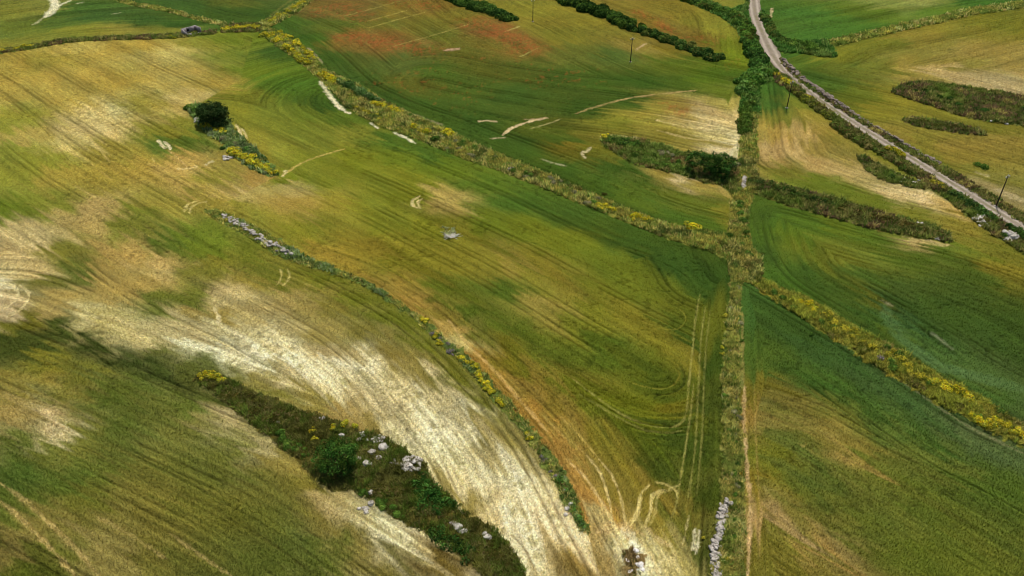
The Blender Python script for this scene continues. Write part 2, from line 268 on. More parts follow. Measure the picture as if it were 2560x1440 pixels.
SAMP['H'] = """1870 760 3C5722;1950 790 3A5320;2000 830 38511F;1880 850 42581F;1930 900 455A20;2020 850 3C5828;2100 900 3C5828;2180 950 40592C;2060 960 3C5820;2000 930 3F561F;2150 1010 3C5520;2260 1000 40592C
2350 1060 465E30;2450 1110 4E6038;2540 1150 4E6036;2400 1060 55643C;2300 1080 3C541F;1900 960 646020;1880 1010 806F36;1930 1060 7C7238;2000 1040 757030;1960 1000 746C32;2060 1080 84783A;2120 1150 8E7E46
2160 1130 7A7234;2100 1030 6A6C2A;2200 1060 55662A;2000 1120 585F26;2060 1170 505E24;1900 1130 66691F;1950 1180 5E6826;1900 1190 7C6E24;1950 1240 77702C;2050 1220 4F5C24;2100 1230 5E6528;2200 1180 5A6424
2300 1180 60682A;2400 1200 4A5C20;2500 1220 4A5E20;2350 1150 5A6428;2450 1160 46591F;1900 1300 9A865A;1950 1290 94825A;2000 1300 6F6C30;2080 1300 62672A;2160 1310 556024;2260 1280 606728;2360 1300 566222
2480 1320 5C6626;2200 1370 55601F;2300 1390 55611F;2400 1400 5A6422;2540 1400 606624;2060 1380 9A824C;2120 1400 85784A;2000 1370 70702A;1900 1380 6C6828;1960 1420 6A6824;2100 1430 6F6A2C;2540 1280 4F5F22"""
def samples(keys):
    px, py, c = [], [], []
    for k in keys:
        for s in SAMP[k].replace("\n", ";").split(";"):
            a, b, h = s.split(); px.append(float(a)); py.append(float(b)); c.append(lin(h))
    return P(px, py)[:, :2], np.array(c)
USES = {k: [k] for k in FIELDS}; USES['A'] = ['A', 'S']; USES['M'] = ['M', 'S']

# verges and islands of rough vegetation (outlines)
def band(line, up, dn):                                   # outline from a centre line and its reach above and below in the view
    l = list(line); return [(x, y-up) for x, y in l] + [(x, y+dn) for x, y in l[::-1]]
VERGE = {
 'bank':   [(640,62),(700,80),(745,112),(790,150),(820,178),(860,196),(900,215),(950,245),(1000,272),(1060,300),(1120,328),(1180,358),(1240,382),(1300,408),(1370,436),(1440,466),(1520,502),(1600,535),(1680,562),(1740,572),(1800,580),(1850,590),
            (1870,640),(1830,655),(1780,630),(1720,612),(1650,590),(1590,565),(1520,535),(1440,505),(1370,475),(1300,448),(1230,420),(1160,398),(1090,368),(1030,343),(960,318),(905,293),(865,268),(840,238),(805,200),(770,172),(730,140),(690,112),(655,85)],
 'bank_far': [(650,58),(700,32),(740,10),(775,-15),(790,-5),(745,28),(705,52),(660,74)],
 'bank_west': band([(-300,168),(0,130),(80,118),(150,105),(220,98),(300,95),(440,91),(540,80)], 5, 5)+[],
 'junction': [(555,62),(600,60),(650,58),(668,70),(650,80),(600,80),(555,82)],
 'bank_top': band([(250,-16),(300,0),(340,12),(400,22),(460,36),(520,52),(560,60)], 4, 4),
 'cross':  [(1815,600),(1825,560),(1828,500),(1850,470),(1848,400),(1850,330),(1850,280),(1895,280),(1890,340),(1895,400),(1890,450),(1880,500),(1868,560),(1880,620),(1905,640),(1905,700),(1880,712),(1850,700),(1825,690)],
 'lane':   [(1824,655),(1876,690),(1850,720),(1847,780),(1847,850),(1850,960),(1853,1050),(1858,1150),(1861,1250),(1861,1340),(1856,1460),(1860,1600),(1775,1600),(1780,1460),(1788,1340),(1802,1260),(1807,1200),(1808,1080),(1808,930),(1812,850),(1820,780),(1828,720)],
 'south_bank': [(1890,690),(1960,725),(2010,738),(2060,770),(2130,812),(2200,850),(2280,895),(2360,945),(2440,985),(2520,1040),(2600,1085),(2760,1170),(2760,1240),(2580,1125),(2500,1092),(2420,1050),(2330,1000),(2250,955),(2170,905),(2090,855),(2020,805),(1960,765),(1930,745),(1880,712)],
 'ridge':  [(1868,430),(1905,450),(1960,462),(2020,478),(2080,492),(2140,510),(2200,528),(2260,545),(2320,560),(2372,582),(2378,605),(2330,600),(2260,588),(2200,578),(2140,562),(2080,545),(2020,528),(1960,512),(1905,492),(1870,470)],
 'island': [(1500,350),(1520,340),(1560,345),(1600,348),(1650,362),(1700,376),(1740,385),(1790,392),(1845,400),(1850,470),(1835,485),(1800,462),(1760,458),(1700,437),(1640,422),(1590,412),(1550,392),(1515,368)],
 'hump':   [(488,945),(510,930),(545,933),(600,960),(680,1000),(760,1028),(830,1048),(900,1073),(960,1090),(1010,1120),(1060,1160),(1090,1210),(1130,1250),(1180,1290),(1230,1320),(1270,1355),(1310,1420),(1340,1480),(1260,1480),(1200,1430),(1150,1388),(1100,1350),(1000,1300),(940,1260),(880,1225),(820,1222),(790,1200),(740,1150),(690,1105),(620,1050),(560,1000),(510,970)],
 'tree_strip': [(468,272),(500,258),(570,300),(585,325),(620,355),(655,390),(680,418),(698,440),(670,443),(640,430),(600,405),(570,380),(555,355),(520,335),(495,310)],
 'wall_strip': [(510,524),(540,524),(600,548),(660,578),(710,607),(760,637),(800,655),(850,675),(900,693),(950,722),(1000,758),(1060,800),(1110,845),(1170,890),(1215,935),(1250,975),(1285,1015),(1315,1052),(1350,1098),(1390,1150),(1420,1200),(1445,1250),(1462,1300),(1474,1338),(1455,1330),(1430,1290),(1405,1250),(1385,1205),(1355,1160),(1325,1105),(1290,1060),(1255,1020),(1215,975),(1175,930),(1135,890),(1090,850),(1040,800),(990,765),(930,725),(870,700),(810,678),(760,662),(700,642),(650,610),(590,575),(530,545)],
 'road_left': [(1935,182),(1965,188),(2000,222),(2050,260),(2110,302),(2190,355),(2270,405),(2350,455),(2430,505),(2510,555),(2600,610),(2700,670),(2690,700),(2600,660),(2520,610),(2450,565),(2390,515),(2320,465),(2240,410),(2170,365),(2100,315),(2040,275),(1985,232),(1940,205)],
 'road_right': [(1945,140),(1990,180),(2040,222),(2100,262),(2160,302),(2230,345),(2300,385),(2370,420),(2440,460),(2520,510),(2600,560),(2760,660),(2760,680),(2600,588),(2520,535),(2440,486),(2360,438),(2280,388),(2200,339),(2120,288),(2060,249),(2000,204),(1965,172)],
 'far_island': [(2225,228),(2260,210),(2320,203),(2400,215),(2480,228),(2560,240),(2700,262),(2700,340),(2560,315),(2480,305),(2400,290),(2330,265),(2270,247)],
 'small_island': [(2255,300),(2280,293),(2340,302),(2400,312),(2450,325),(2465,338),(2420,335),(2350,326),(2290,316)],
 'west_island': [(2140,388),(2165,392),(2200,412),(2250,436),(2300,456),(2330,470),(2310,475),(2250,462),(2200,448),(2165,425)],
 'outcrop_patch': [(1560,1378),(1580,1365),(1600,1372),(1605,1400),(1600,1440),(1590,1470),(1570,1470),(1560,1430)],
 'hedge_line_right': [(2070,102),(2150,85),(2250,62),(2350,40),(2450,18),(2560,4),(2760,-20),(2760,-8),(2560,20),(2450,34),(2350,56),(2250,78),(2150,100),(2085,118)],
 'gully_top': [(1690,-20),(1760,0),(1830,25),(1865,10),(1872,-30),(1876,-30),(1868,30),(1880,85),(1902,130),(1932,180),(1928,200),(1898,215),(1898,285),(1848,285),(1855,240),(1850,200),(1880,170),(1870,120),(1840,70),(1800,40),(1740,15)],
 'road_top_right': [(1905,20),(1928,80),(1955,108),(2000,108),(2060,100),(2080,118),(2090,145),(2040,140),(1990,130),(1950,132),(1948,125),(1922,85),(1903,40)],
}
VW = {k: L(v) for k, v in VERGE.items()}
VCOL = {'bank':"6F7034",'bank_far':"7A7434",'bank_west':"6A6A34",'junction':"6A6430",'bank_top':"8A8448",'cross':"787238",'lane':"7C7840",'south_bank':"75722C",'ridge':"5A5C2A",
        'island':"566028",'hump':"524E26",'tree_strip':"5A6E38",'wall_strip':"5C6832",'road_left':"5F6430",'road_right':"6C6638",'far_island':"5C5E2E",'small_island':"5A5430",
        'west_island':"5C5C34",'outcrop_patch':"86704C",'hedge_line_right':"8A8A48",'gully_top':"4E6A2C",'road_top_right':"55682C"}

# ------------------------------------------------------------------ the ground: one sheet with its land cover
def axis_rows():
    ys = []; y = 62.0
    while y < 405:
        ys.append(y); s2 = y*y+CAM_H*CAM_H; y += 0.62*s2/CAM_H/802.0
    near = list(np.linspace(-60, 61.5, 40)); far = list(np.geomspace(y, 6000, 50))
    return np.array(near+ys+far)
ys = axis_rows()
u_in = np.linspace(-1.25, 1.25, 1470); ug = 1.25+np.geomspace(0.01, 7, 30)
us = np.concatenate([-ug[::-1], u_in, ug])
hw = 0.638*(np.maximum(ys, 30)*CT+CAM_H*ST)*1.03
X = us[None, :]*hw[:, None]; Y = np.repeat(ys[:, None], len(us), 1)
jr = rng.random(X.shape)-0.5; dxs = np.gradient(X, axis=1); X = X+jr*np.minimum(dxs, 1.0)*0.5
FIELD_GAIN = {'A': (.94,1.0,1.10), 'M': (.84,.96,.93), 'B': (.84,.86,.86), 'D': (.88,.88,.9), 'C1': (.82,.86,.92), 'C2': (.8,.84,.84), 'E1': (.82,.88,.78), 'E2': (.91,.91,.96), 'F': (1,.97,1.05), 'G': (.98,.96,.95), 'H': (1.10,1.07,1.15)}   # colour gain per field; far fields painted darker where blades shade less
gx, gy = X.ravel(), Y.ravel(); NV = len(gx)
gc = np.zeros((NV, 3)); gh = np.zeros(NV); done = np.zeros(NV, bool); dry = np.zeros(NV)
sd_, rt_ = np.zeros(NV), np.zeros(NV)
def idw(x, y, S, c):
    out = np.empty((len(x), 3)); ch = 60000
    for i in range(0, len(x), ch):
        d = (x[i:i+ch, None]-S[None, :, 0])**2+(y[i:i+ch, None]-S[None, :, 1])**2
        ww = 1.0/(d+4.5)**2.1; out[i:i+ch] = (ww@c)/ww.sum(1, keepdims=True)
    return out
for fk, (outl, guides) in FIELDS.items():
    poly = L(outl); m = inpoly(gx, gy, poly) & ~done & (gy < 900); ii = np.nonzero(m)[0]; done[ii] = True
    if len(ii) == 0: continue
    x, y = gx[ii], gy[ii]; D = np.full(len(ii), 1e9); DW = D.copy(); T = np.zeros(len(ii)); TX = np.zeros(len(ii)); TY = np.zeros(len(ii)); wsum = 0
    for gi, g in enumerate(guides):
        g, gw = g if isinstance(g, tuple) else (g, 1.0)
        d, t, tx, ty = dline(x, y, smooth_line(L(g), 3)); mm = d*gw < DW
        DW[mm] = d[mm]*gw; D[mm] = d[mm]; T[mm] = t[mm]+gi*777; TX[mm] = tx[mm]; TY[mm] = ty[mm]
    # patches drawn out along the drilling direction
    sh = (fbm(D/3.2, T/80, 11, 4)-0.5)*17 + (vn(D/0.8, T/40, 12)-0.5)*8
    wx = x+TX*sh+(fbm(x/5, y/5, 13, 4)-0.5)*6; wy = y+TY*sh+(fbm(x/5, y/5, 14, 4)-0.5)*6
    S, c = samples(USES[fk]); C = idw(wx, wy, S, c)
    st = 0.36*(vn(D/1.6, T/55, 21)-0.5)+0.16*(vn(D/0.55, T/18, 22)-0.5)+0.20*(fbm(D/5, T/90, 23, 2)-0.5)
    mo = fbm(x/6, y/6, 24, 4)-0.5; hue = fbm(x/14+D/9, y/14, 25, 3)-0.5
    C = C*(1+st+0.20*mo+0.34*(fbm(D/0.8, T/7, 26, 3)-0.5))[:, None]
    C = C*np.stack([1+0.26*hue, 1+0.03*hue, 1-0.2*hue], 1)
    # tramlines: paired wheel runs where the crop is thin, crop shade painted in
    sp = {'A': 14.0, 'M': 12.0, 'B': 12.0, 'G': 13.0, 'H': 14.0}.get(fk, 14.0)
    ph = np.abs((D+1.2*(vn(T/60, D*0+gi, 31)-0.5)+3.0) % sp-sp/2)
    rut = np.exp(-((ph-0.85)/np.clip(0.16+0.0006*np.hypot(x, y), .2, .4))**2)*sstep(0.40, 0.75, 0.6*vn(T/22, np.floor((D+3)/sp)*3.1, 32)+0.4*vn(T/3.5, np.floor((D+3)/sp)*5.3, 37)+0.1)
    C = C*(1-0.32*rut)[:, None]; gh[ii] -= 0.26*rut
    fine = np.exp(-((((D+0.2*vn(T/9, D/3, 33)) % 1.9)-0.95)/0.42)**2)*sstep(0.5, 0.8, fbm(x/16, y/16, 34, 2)+0.12)
    C = C*(1-0.16*fine)[:, None]; gh[ii] -= 0.05*fine
    gap = sstep(0.60, 0.74, fbm(x/1.1, y/1.1, 27, 3))*sstep(0.4, 0.62, fbm(x/18, y/18, 28, 2)); C = C*(1-0.30*gap)[:, None]; gh[ii] -= 0.12*gap
    C = C*(1+0.16*np.sin(2*math.pi*(D+0.5*vn(T/12, D/4, 29))/0.95)*sstep(160, 95, np.hypot(x, y))*sstep(0.42, 0.6, fbm(x/13, y/13, 30, 2)))[:, None]
    pale = sstep(0.22, 0.42, C.mean(1)); spk = sstep(0.50, 0.70, 0.55*fbm(x/0.75, y/0.75, 35, 3)+0.45*fbm(D/0.9, T/6, 36, 3))
    C = C*(1+pale*(0.15-0.42*spk))[:, None]*np.stack([1-0.03*pale*spk, 1-0.02*pale*spk, 1+0.10*pale-0.22*pale*spk], 1)
    C = C*np.array(FIELD_GAIN.get(fk, (1, 1, 1)))
    gc[ii] = C; sd_[ii] = D; rt_[ii] = T
ii = np.nonzero(~done)[0]
S, c = samples(list(SAMP.keys())); x, y = gx[ii], gy[ii]
gc[ii] = idw(np.clip(x, -420, 420)+40*(fbm(x/60, y/60, 41)-0.5), np.clip(y, 40, 520), S, c)*(0.8+0.4*fbm(x/25, y/25, 42))[:, None]
def under(pts, r): return (gx > pts[:, 0].min()-r) & (gx < pts[:, 0].max()+r) & (gy > pts[:, 1].min()-r) & (gy < pts[:, 1].max()+r)
def stroke(pts, width, colour, op=0.8, depth=0.0, brk=0.35, sm=True, seed=0):
    line = L(pts); line = smooth_line(line, 5) if sm and len(line) > 2 else line
    j = np.nonzero(under(line, width*2.5))[0]
    if len(j) == 0: return
    d, t, _, _ = dline(gx[j], gy[j], line)
    tot = np.sum(np.hypot(*np.diff(line, axis=0).T))
    width = width*0.55; op = op*0.92; wob = np.minimum(width, 1.2)
    d = d+wob*1.5*(fbm(gx[j]/1.1, gy[j]/1.1, 51+seed, 3)-0.42)+0.25*wob*(rng.random(len(j))-0.5)
    end = sstep(0, 0.12, t/tot)*sstep(0, 0.12, 1-t/tot) if tot > 6 else 1.0
    a = sstep(1.15, 0.55, d/(width*(0.55+0.45*end)))*op*np.clip(1.15-brk*2.6*(fbm(t/3.5, t*0, 52+seed, 3)-0.22), 0, 1)
    a = a*sstep(0.16, 0.5, 0.6*fbm(gx[j]/0.55, gy[j]/0.55, 57+seed, 2)+0.4*rng.random(len(j))+(0.12 if op > .75 else 0.03))
    gc[j] = gc[j]*(1-a[:, None])+lin(colour)*a[:, None]*(0.85+0.3*vn(gx[j]/0.6, gy[j]/0.6, 54))[:, None]; gh[j] -= depth*a
TR, DKG, SOIL, WHT, TAN = "C9B68A", "3A441A", "CDBBA2", "E6DCCC", "BDA673"
STROKES = [
 ([(1556,1322),(1575,1350),(1612,1398),(1640,1450),(1660,1500)],2.6,"EADFCB",.8,0),([(1535,1335),(1545,1370),(1550,1400)],1.6,"E0D0B4",.5,0),
 ([(2212,765),(2232,815),(2275,865),(2350,915),(2470,950),(2600,985)],3.6,"5E7C54",.5,0),
 ([(1640,1205),(1668,1212),(1690,1228),(1694,1245)],.45,"C4B478",.9,.05),([(1600,1250),(1585,1290),(1560,1318)],.45,"D0BC88",.9,.05),
 ([(0,1207),(60,1249),(111,1296),(141,1323),(178,1360),(208,1393),(245,1437)],0.75,TAN,.8,.15), ([(0,1252),(37,1282),(84,1326),(114,1356),(148,1393),(188,1437)],0.8,TAN,.8,.15),
 ([(50,1195),(110,1222),(150,1245)],.6,DKG,.6,.2), ([(188,1108),(300,1165),(403,1212),(490,1252),(571,1296),(680,1360),(773,1430)],.55,"4A4A20",.65,.25),
 ([(300,1120),(420,1180),(540,1245),(640,1300),(760,1375),(830,1430)],.5,"454A1E",.6,.25), ([(520,1110),(600,1160),(670,1210)],.5,DKG,.6,.25),
 ([(180,1060),(280,1108),(380,1160)],.5,"4A4F20",.5,.2), ([(80,790),(150,830),(230,880),(300,930)],.5,"2E3814",.8,.3), ([(130,795),(200,835),(290,890)],.4,"2E3814",.7,.3),
 ([(420,1330),(520,1400),(580,1440)],.7,TAN,.5,.1),([(240,1290),(330,1340),(420,1400)],.7,TAN,.5,.1),
 ([(50,712),(69,729),(72,745),(64,759),(44,779),(20,789)],.75,"D2C298",.85,.1), ([(0,705),(30,712),(44,732),(40,749),(20,766),(0,776)],.75,"DCCDA8",.85,.1),
 ([(500,500),(480,507),(467,514),(460,530)],.8,"CDBB80",.75,.1), ([(517,503),(495,508),(477,520),(474,534)],.8,"CDBB80",.7,.1),
 ([(699,671),(704,685),(700,700),(692,712)],.5,"C8B878",.8,.1), ([(719,671),(724,688),(718,702),(709,712)],.5,"C8B878",.8,.1),
 ([(0,222),(40,262),(84,299),(121,336),(168,396),(215,430),(255,460)],.5,"655A26",.6,.2),([(60,300),(110,345),(160,400),(230,455),(270,480)],.5,"6A5A26",.5,.2),
 ([(168,181),(235,218),(285,255),(330,290)],.5,"6F6428",.5,.2),([(220,340),(250,375),(275,405)],.6,"C8B078",.6,.1),([(150,330),(190,370),(230,410),(280,450)],.6,"B8A060",.5,.1),
 ([(395,352),(405,362),(412,370)],1.1,"E0D0B8",.9,.05),([(408,352),(420,362),(427,374)],1.1,"E0D0B8",.9,.05),([(515,412),(530,403)],1.2,"DCD0B4",.8,0),
 ([(445,422),(480,420),(490,415)],1.2,"D2BC8C",.8,0),([(370,410),(385,405),(380,395)],.6,"C8B070",.7,.1),([(490,345),(515,370),(540,395)],.5,DKG,.7,.25),([(420,375),(450,400),(470,420)],.5,"C8A878",.6,.1),
 ([(590,312),(600,330),(606,348),(614,360)],1.1,"DCC8A0",.9,.05),([(604,318),(612,332),(617,346)],.8,"DCC8A0",.8,.05),([(585,302),(600,315),(620,330)],.6,"3A3A18",.7,.3),([(595,345),(620,375),(645,400)],1.6,"C49A62",.6,.05),
 ([(706,440),(720,428),(760,405),(800,390),(860,372)],.9,"C4A868",.7,.05),([(705,440),(715,428)],1.2,"DCC8A8",.8,0),
 # middle field: headland runs and turns
 ([(1430,945),(1530,1020),(1600,1055),(1660,1068),(1700,1058),(1716,1030),(1722,960),(1731,880),(1738,800),(1750,735)],.5,"A09858",.75,.15),
 ([(1450,985),(1540,1040),(1610,1072),(1670,1080),(1705,1076)],.45,"8E8A4C",.65,.15),
 ([(1734,960),(1728,1020),(1720,1078),(1707,1161),(1700,1200),(1693,1249),(1680,1289),(1653,1323)],.45,"A09858",.8,.15),
 ([(1764,765),(1752,850),(1747,957),(1742,1050),(1737,1128),(1723,1229),(1713,1282)],.45,"8E8A4C",.75,.15),
 ([(1776,770),(1766,860),(1760,957),(1757,1050),(1750,1150),(1742,1240)],.4,"8E8A4C",.6,.15),
 ([(1750,735),(1757,700),(1745,665),(1700,635)],.4,"2C3C14",.6,.25),([(1775,760),(1785,710),(1770,670),(1720,632),(1640,600)],.4,"2C3C14",.6,.25),([(1738,800),(1742,740),(1725,700),(1680,668),(1600,632)],.45,"2C3A14",.7,.3),
 ([(1560,950),(1620,968),(1665,970),(1690,955),(1700,935),(1690,920)],.5,"8A8232",.7,.2),([(1620,985),(1670,985),(1705,965),(1712,940),(1700,915),(1680,900)],.5,"384018",.7,.3),
 ([(1600,800),(1660,822),(1695,820),(1714,800),(1708,780),(1690,768)],.45,"8A8434",.65,.2),([(1280,590),(1420,640),(1540,690),(1640,725),(1710,725)],.45,"3E4A1A",.6,.25),([(1400,560),(1540,615),(1660,665),(1735,720)],.4,"33441A",.6,.25),
 ([(930,650),(1000,690),(1080,745),(1180,810),(1260,870),(1360,945)],.5,"4A4A1C",.65,.28),([(1000,715),(1060,745),(1110,785),(1180,850),(1260,920),(1330,985),(1400,1050)],.6,"55481E",.7,.3),
 ([(1180,830),(1260,890),(1350,960),(1440,1030)],.4,"4A481C",.6,.25),([(1100,640),(1220,710),(1340,780),(1440,840),(1540,920)],.4,"4A4E1C",.5,.2),([(1150,590),(1300,660),(1440,730),(1560,790)],.4,"505A1E",.5,.2),
 ([(940,425),(1060,480),(1200,530),(1360,590)],.4,"3E4E1C",.6,.25),([(1120,470),(1300,530),(1440,580)],.35,"33481A",.6,.25),
 ([(1120,800),(1160,850),(1230,920),(1300,1000),(1370,1080)],.9,"D0B07C",.55,0),
 ([(1050,490),(1033,500),(1033,512),(1045,522)],1.0,"D2BE92",.85,.05),([(1057,494),(1045,504),(1046,514),(1052,522)],.8,"D2BE92",.8,.05),
 ([(1418,1148),(1465,1195),(1498,1246),(1518,1279),(1528,1309)],.7,"D6BC8C",.75,.05),([(1465,1135),(1498,1178),(1515,1222),(1528,1279),(1533,1310)],.5,"D6C08E",.85,.1),([(1498,1148),(1532,1192),(1552,1246),(1562,1296),(1566,1312)],.5,"D6C08E",.85,.1),
 ([(1400,1040),(1450,1090),(1498,1148)],.5,"C2AA66",.6,.1),([(1360,1040),(1410,1090),(1465,1135)],.5,"C2AA66",.5,.1),
 ([(1622,1215),(1602,1235),(1596,1279),(1575,1313)],.75,"CDBB84",1.0,.08),([(1666,1222),(1632,1239),(1626,1279),(1612,1316)],.75,"CDBB84",1.0,.08),([(1700,1210),(1672,1225),(1645,1240),(1638,1280),(1622,1318)],.5,"C4B478",.7,.08),
 ([(1738,1322),(1736,1345),(1734,1372)],.75,"DDD2C0",.95,0),([(1748,1326),(1745,1350),(1741,1382)],.6,"DDD2C0",.9,0),([(1615,1320),(1640,1345),(1670,1362)],1.0,"CDB892",.7,0),([(1722,1290),(1712,1340),(1704,1370)],.4,"C8B88C",.7,0),
 ([(1582,1362),(1590,1380),(1600,1402),(1606,1430),(1610,1460)],2.2,"F0E8DA",.95,0),([(1560,1395),(1566,1410),(1574,1432)],1.6,"F0E8DA",.95,0),
 ([(1500,1325),(1530,1315),(1560,1318),(1600,1335)],2.0,"D2B48A",.6,0),([(1600,1350),(1625,1380),(1640,1420),(1650,1450)],.6,"C8B088",.6,0),
 # pale tracks in the dry band
 ([(533,765),(545,790),(548,812)],.9,"DACBAE",.8,0),([(1240,1330),(1290,1370),(1320,1420),(1335,1450)],.8,"E2D6BC",.8,.1),([(1270,1330),(1310,1370),(1340,1430)],.35,"6A5A34",.7,.2),
 # headland soil beside the bank
 ([(800,203),(815,226),(830,246),(850,268),(872,283)],2.0,"DED2C0",.95,.1),([(928,308),(945,320)],1.2,"E4DACB",.9,0),([(985,331),(1010,342),(1038,358)],1.4,"DED4C4",.95,.05),
 ([(770,120),(790,140),(806,160)],1.5,"A8987E",.8,0),([(1030,285),(1070,300),(1105,312)],1.6,"9A8A70",.7,0),
 # centre field
 ([(1200,303),(1222,302),(1240,304)],1.3,"C8AE92",.9,0),([(1370,295),(1330,302),(1300,312),(1270,326),(1258,338)],1.4,"CDB596",.95,.05),([(1310,298),(1340,298),(1368,293)],1.2,"B89C80",.8,0),([(1228,346),(1262,344)],1.0,"C0A890",.8,0),
 ([(1325,322),(1360,312),(1400,298)],.8,"B4A878",.7,0),([(1440,283),(1500,264),(1560,248),(1620,238),(1680,232),(1740,226)],1.3,"B09468",.8,0),([(1476,368),(1468,378),(1455,382),(1462,395)],1.2,"C0B294",.85,0),([(1355,398),(1385,408),(1420,416)],1.0,"A8A488",.8,0),
 ([(1118,125),(1145,122)],2.6,"B08C7C",.85,0),([(740,150),(780,158),(800,163)],1.0,"2C4018",.5,.2),([(920,205),(950,198),(990,190),(1020,190)],.8,"2C4018",.7,.3),
 ([(850,42),(930,22),(1000,2)],.9,"A89C5A",.6,0),([(910,55),(960,42),(1020,25)],.8,"AEA258",.7,0),([(920,70),(990,50),(1065,30)],.8,"AEA258",.8,0),([(975,118),(1040,100),(1110,80),(1178,58)],.8,"A89858",.7,0),([(1298,142),(1320,132),(1345,120)],.9,"A8A460",.7,0),([(1265,78),(1300,66)],1.2,"A8A868",.7,0),
 ([(1590,125),(1600,118),(1615,108)],1.5,"B89E84",.7,0),([(1605,135),(1620,125),(1625,118)],.6,"8A8A3C",.7,.1),
 ([(1360,395),(1440,420),(1520,450)],.5,"2C4216",.6,.3),([(1500,440),(1600,478),(1700,520)],.45,"2C4216",.5,.25),
 # top left
 ([(130,-5),(138,12),(130,28),(112,42)],4.2,"DCD4C4",.95,0),([(140,18),(160,8),(178,0)],1.8,"D4CCBA",.85,0),([(105,45),(90,58),(78,62)],1.6,"C8C0A4",.7,0),([(280,35),(300,32)],1.4,"C8C0A8",.6,0),([(195,8),(207,6)],1.4,"D4CCBA",.8,0),
 ([(590,62),(585,90)],0.5,"8A8038",.1,0),([(640,75),(700,20),(760,-20)],2.0,"8A7A48",.3,0),([(745,30),(760,15)],2.0,"A89878",.6,0),
 # right
 ([(1888,700),(1905,715),(1925,728),(1945,742)],2.6,"B8A090",.95,.1),([(1862,960),(1860,1050),(1866,1150),(1874,1250),(1874,1340),(1868,1450)],.85,"C4A684",.85,.05),([(1856,780),(1856,860),(1858,960)],.7,"A08A58",.6,.05),
 ([(1885,960),(1890,1100),(1898,1250),(1900,1400)],.35,"B89A60",.4,.05),
 ([(2195,745),(2240,775),(2280,800),(2330,842),(2400,892)],.8,"28381C",.8,.35),([(2205,750),(2230,765)],.9,"9A9078",.7,0),([(2330,832),(2360,855),(2380,872)],.9,"8A8A78",.6,0),
 ([(1940,750),(2020,800),(2120,870),(2250,955)],.7,"6A6438",.5,0),([(2060,820),(2140,875),(2200,915),(2300,985),(2420,1065),(2560,1135)],.8,"8A8468",.55,0),
 ([(1930,20),(1928,35),(1923,50)],1.3,"C0A88C",.9,0),([(2310,595),(2345,612),(2370,612)],1.6,"C4AC84",.8,0),([(2500,478),(2530,490),(2550,500)],3.0,"BBA890",.6,0),([(2440,430),(2470,440)],1.4,"B8A888",.6,0),
 ([(1850,330),(1856,370),(1850,395)],2.6,"DCC8A0",.7,0),([(1640,300),(1720,318),(1790,322)],1.4,"D6C090",.7,0),([(1640,325),(1720,345),(1790,352)],1.2,"CDB68A",.5,0),([(1600,345),(1520,338),(1505,342)],1.6,"CDBB94",.7,0),
 ([(1960,740),(2050,680)],0.4,"2C4016",.0,0),([(1895,520),(1930,515),(1990,530),(2060,560),(2160,595)],.4,"2C4018",.6,.25),([(1915,540),(1950,545),(2030,575),(2120,610)],.4,"2C4018",.5,.25),([(1890,560),(1905,610),(1950,660),(2030,715)],.4,"2C4018",.5,.25),
 ([(1855,330),(1858,370),(1862,410),(1862,450)],.9,"2A2414",.9,.9),([(1882,625),(1895,633),(1908,634)],1.0,"2A2414",.8,.5),  # first stroke: the ditch's shade painted dark brown along its sunk bed
]
for k, s in enumerate(STROKES): stroke(*s, seed=k % 5)
# poppies: red flecks in the crop
for pts, r, dens in (([(880,92),(930,100),(990,112),(1050,120)],9,.6),([(800,30),(860,20),(900,45)],9,.55),([(1180,55),(1240,78),(1290,100),(1320,118)],9,.62),([(1000,5),(1080,15)],8,.5),
                     ([(1590,28),(1640,50),(1680,80)],4,.7),([(1720,90),(1770,105)],5,.4),([(1150,150),(1400,190)],16,.12),([(1000,200),(1150,240)],14,.12),([(1660,262),(1700,275)],4,.5),([(1820,170),(1850,150)],3,.3)):
    line = L(pts); j = np.nonzero(under(line, r*1.6))[0]; d, t, _, _ = dline(gx[j], gy[j], line)
    a = sstep(1.3, 0.3, d/(r*(0.5+fbm(gx[j]/5, gy[j]/5, 61))))*sstep(0.42, 0.75, 0.5*vn(gx[j]/0.7, gy[j]/2.2, 62)+0.5*fbm((gx[j]+gy[j]*.3)/7, (gy[j]-gx[j]*.3)/1.5, 63, 2)+0.5*dens-0.25)*0.36
    gc[j] = gc[j]*(1-a[:, None])+lin("A2482C")*a[:, None]*(0.8+0.4*rng.random(len(j)))[:, None]
# rough ground below the verges
for k, poly in VW.items():
    j = np.nonzero(under(poly, 3))[0]; wx = gx[j]+(fbm(gx[j]/1.6, gy[j]/1.6, 71, 3)-0.5)*2.6; wy = gy[j]+(fbm(gx[j]/1.6, gy[j]/1.6, 72, 3)-0.5)*2.6
    mm = inpoly(wx, wy, poly); j = j[mm]
    v = 0.55+0.9*fbm(gx[j]/1.3, gy[j]/1.3, 73, 4); h = fbm(gx[j]/3, gy[j]/3, 74, 3)-0.5
    cc = lin(VCOL[k])*1.15*v[:, None]*np.stack([1+0.5*h, 1+0*h, 1-0.4*h], 1); gc[j] = cc
    gh[j] += 0.45*(fbm(gx[j]/1.5, gy[j]/1.5, 75, 3)-0.3)
RW = smooth_line(L(ROAD), 8)
j = np.nonzero(under(RW, 8))[0]; d, _, _, _ = dline(gx[j], gy[j], RW); rmask = np.zeros(NV); rmask[j] = sstep(4.2, 2.6, d)
gl = (gc@np.array([.3, .6, .1]))[:, None]; gc = (gl+(gc-gl)*0.97)*np.array([1.13, 1.12, 0.82])
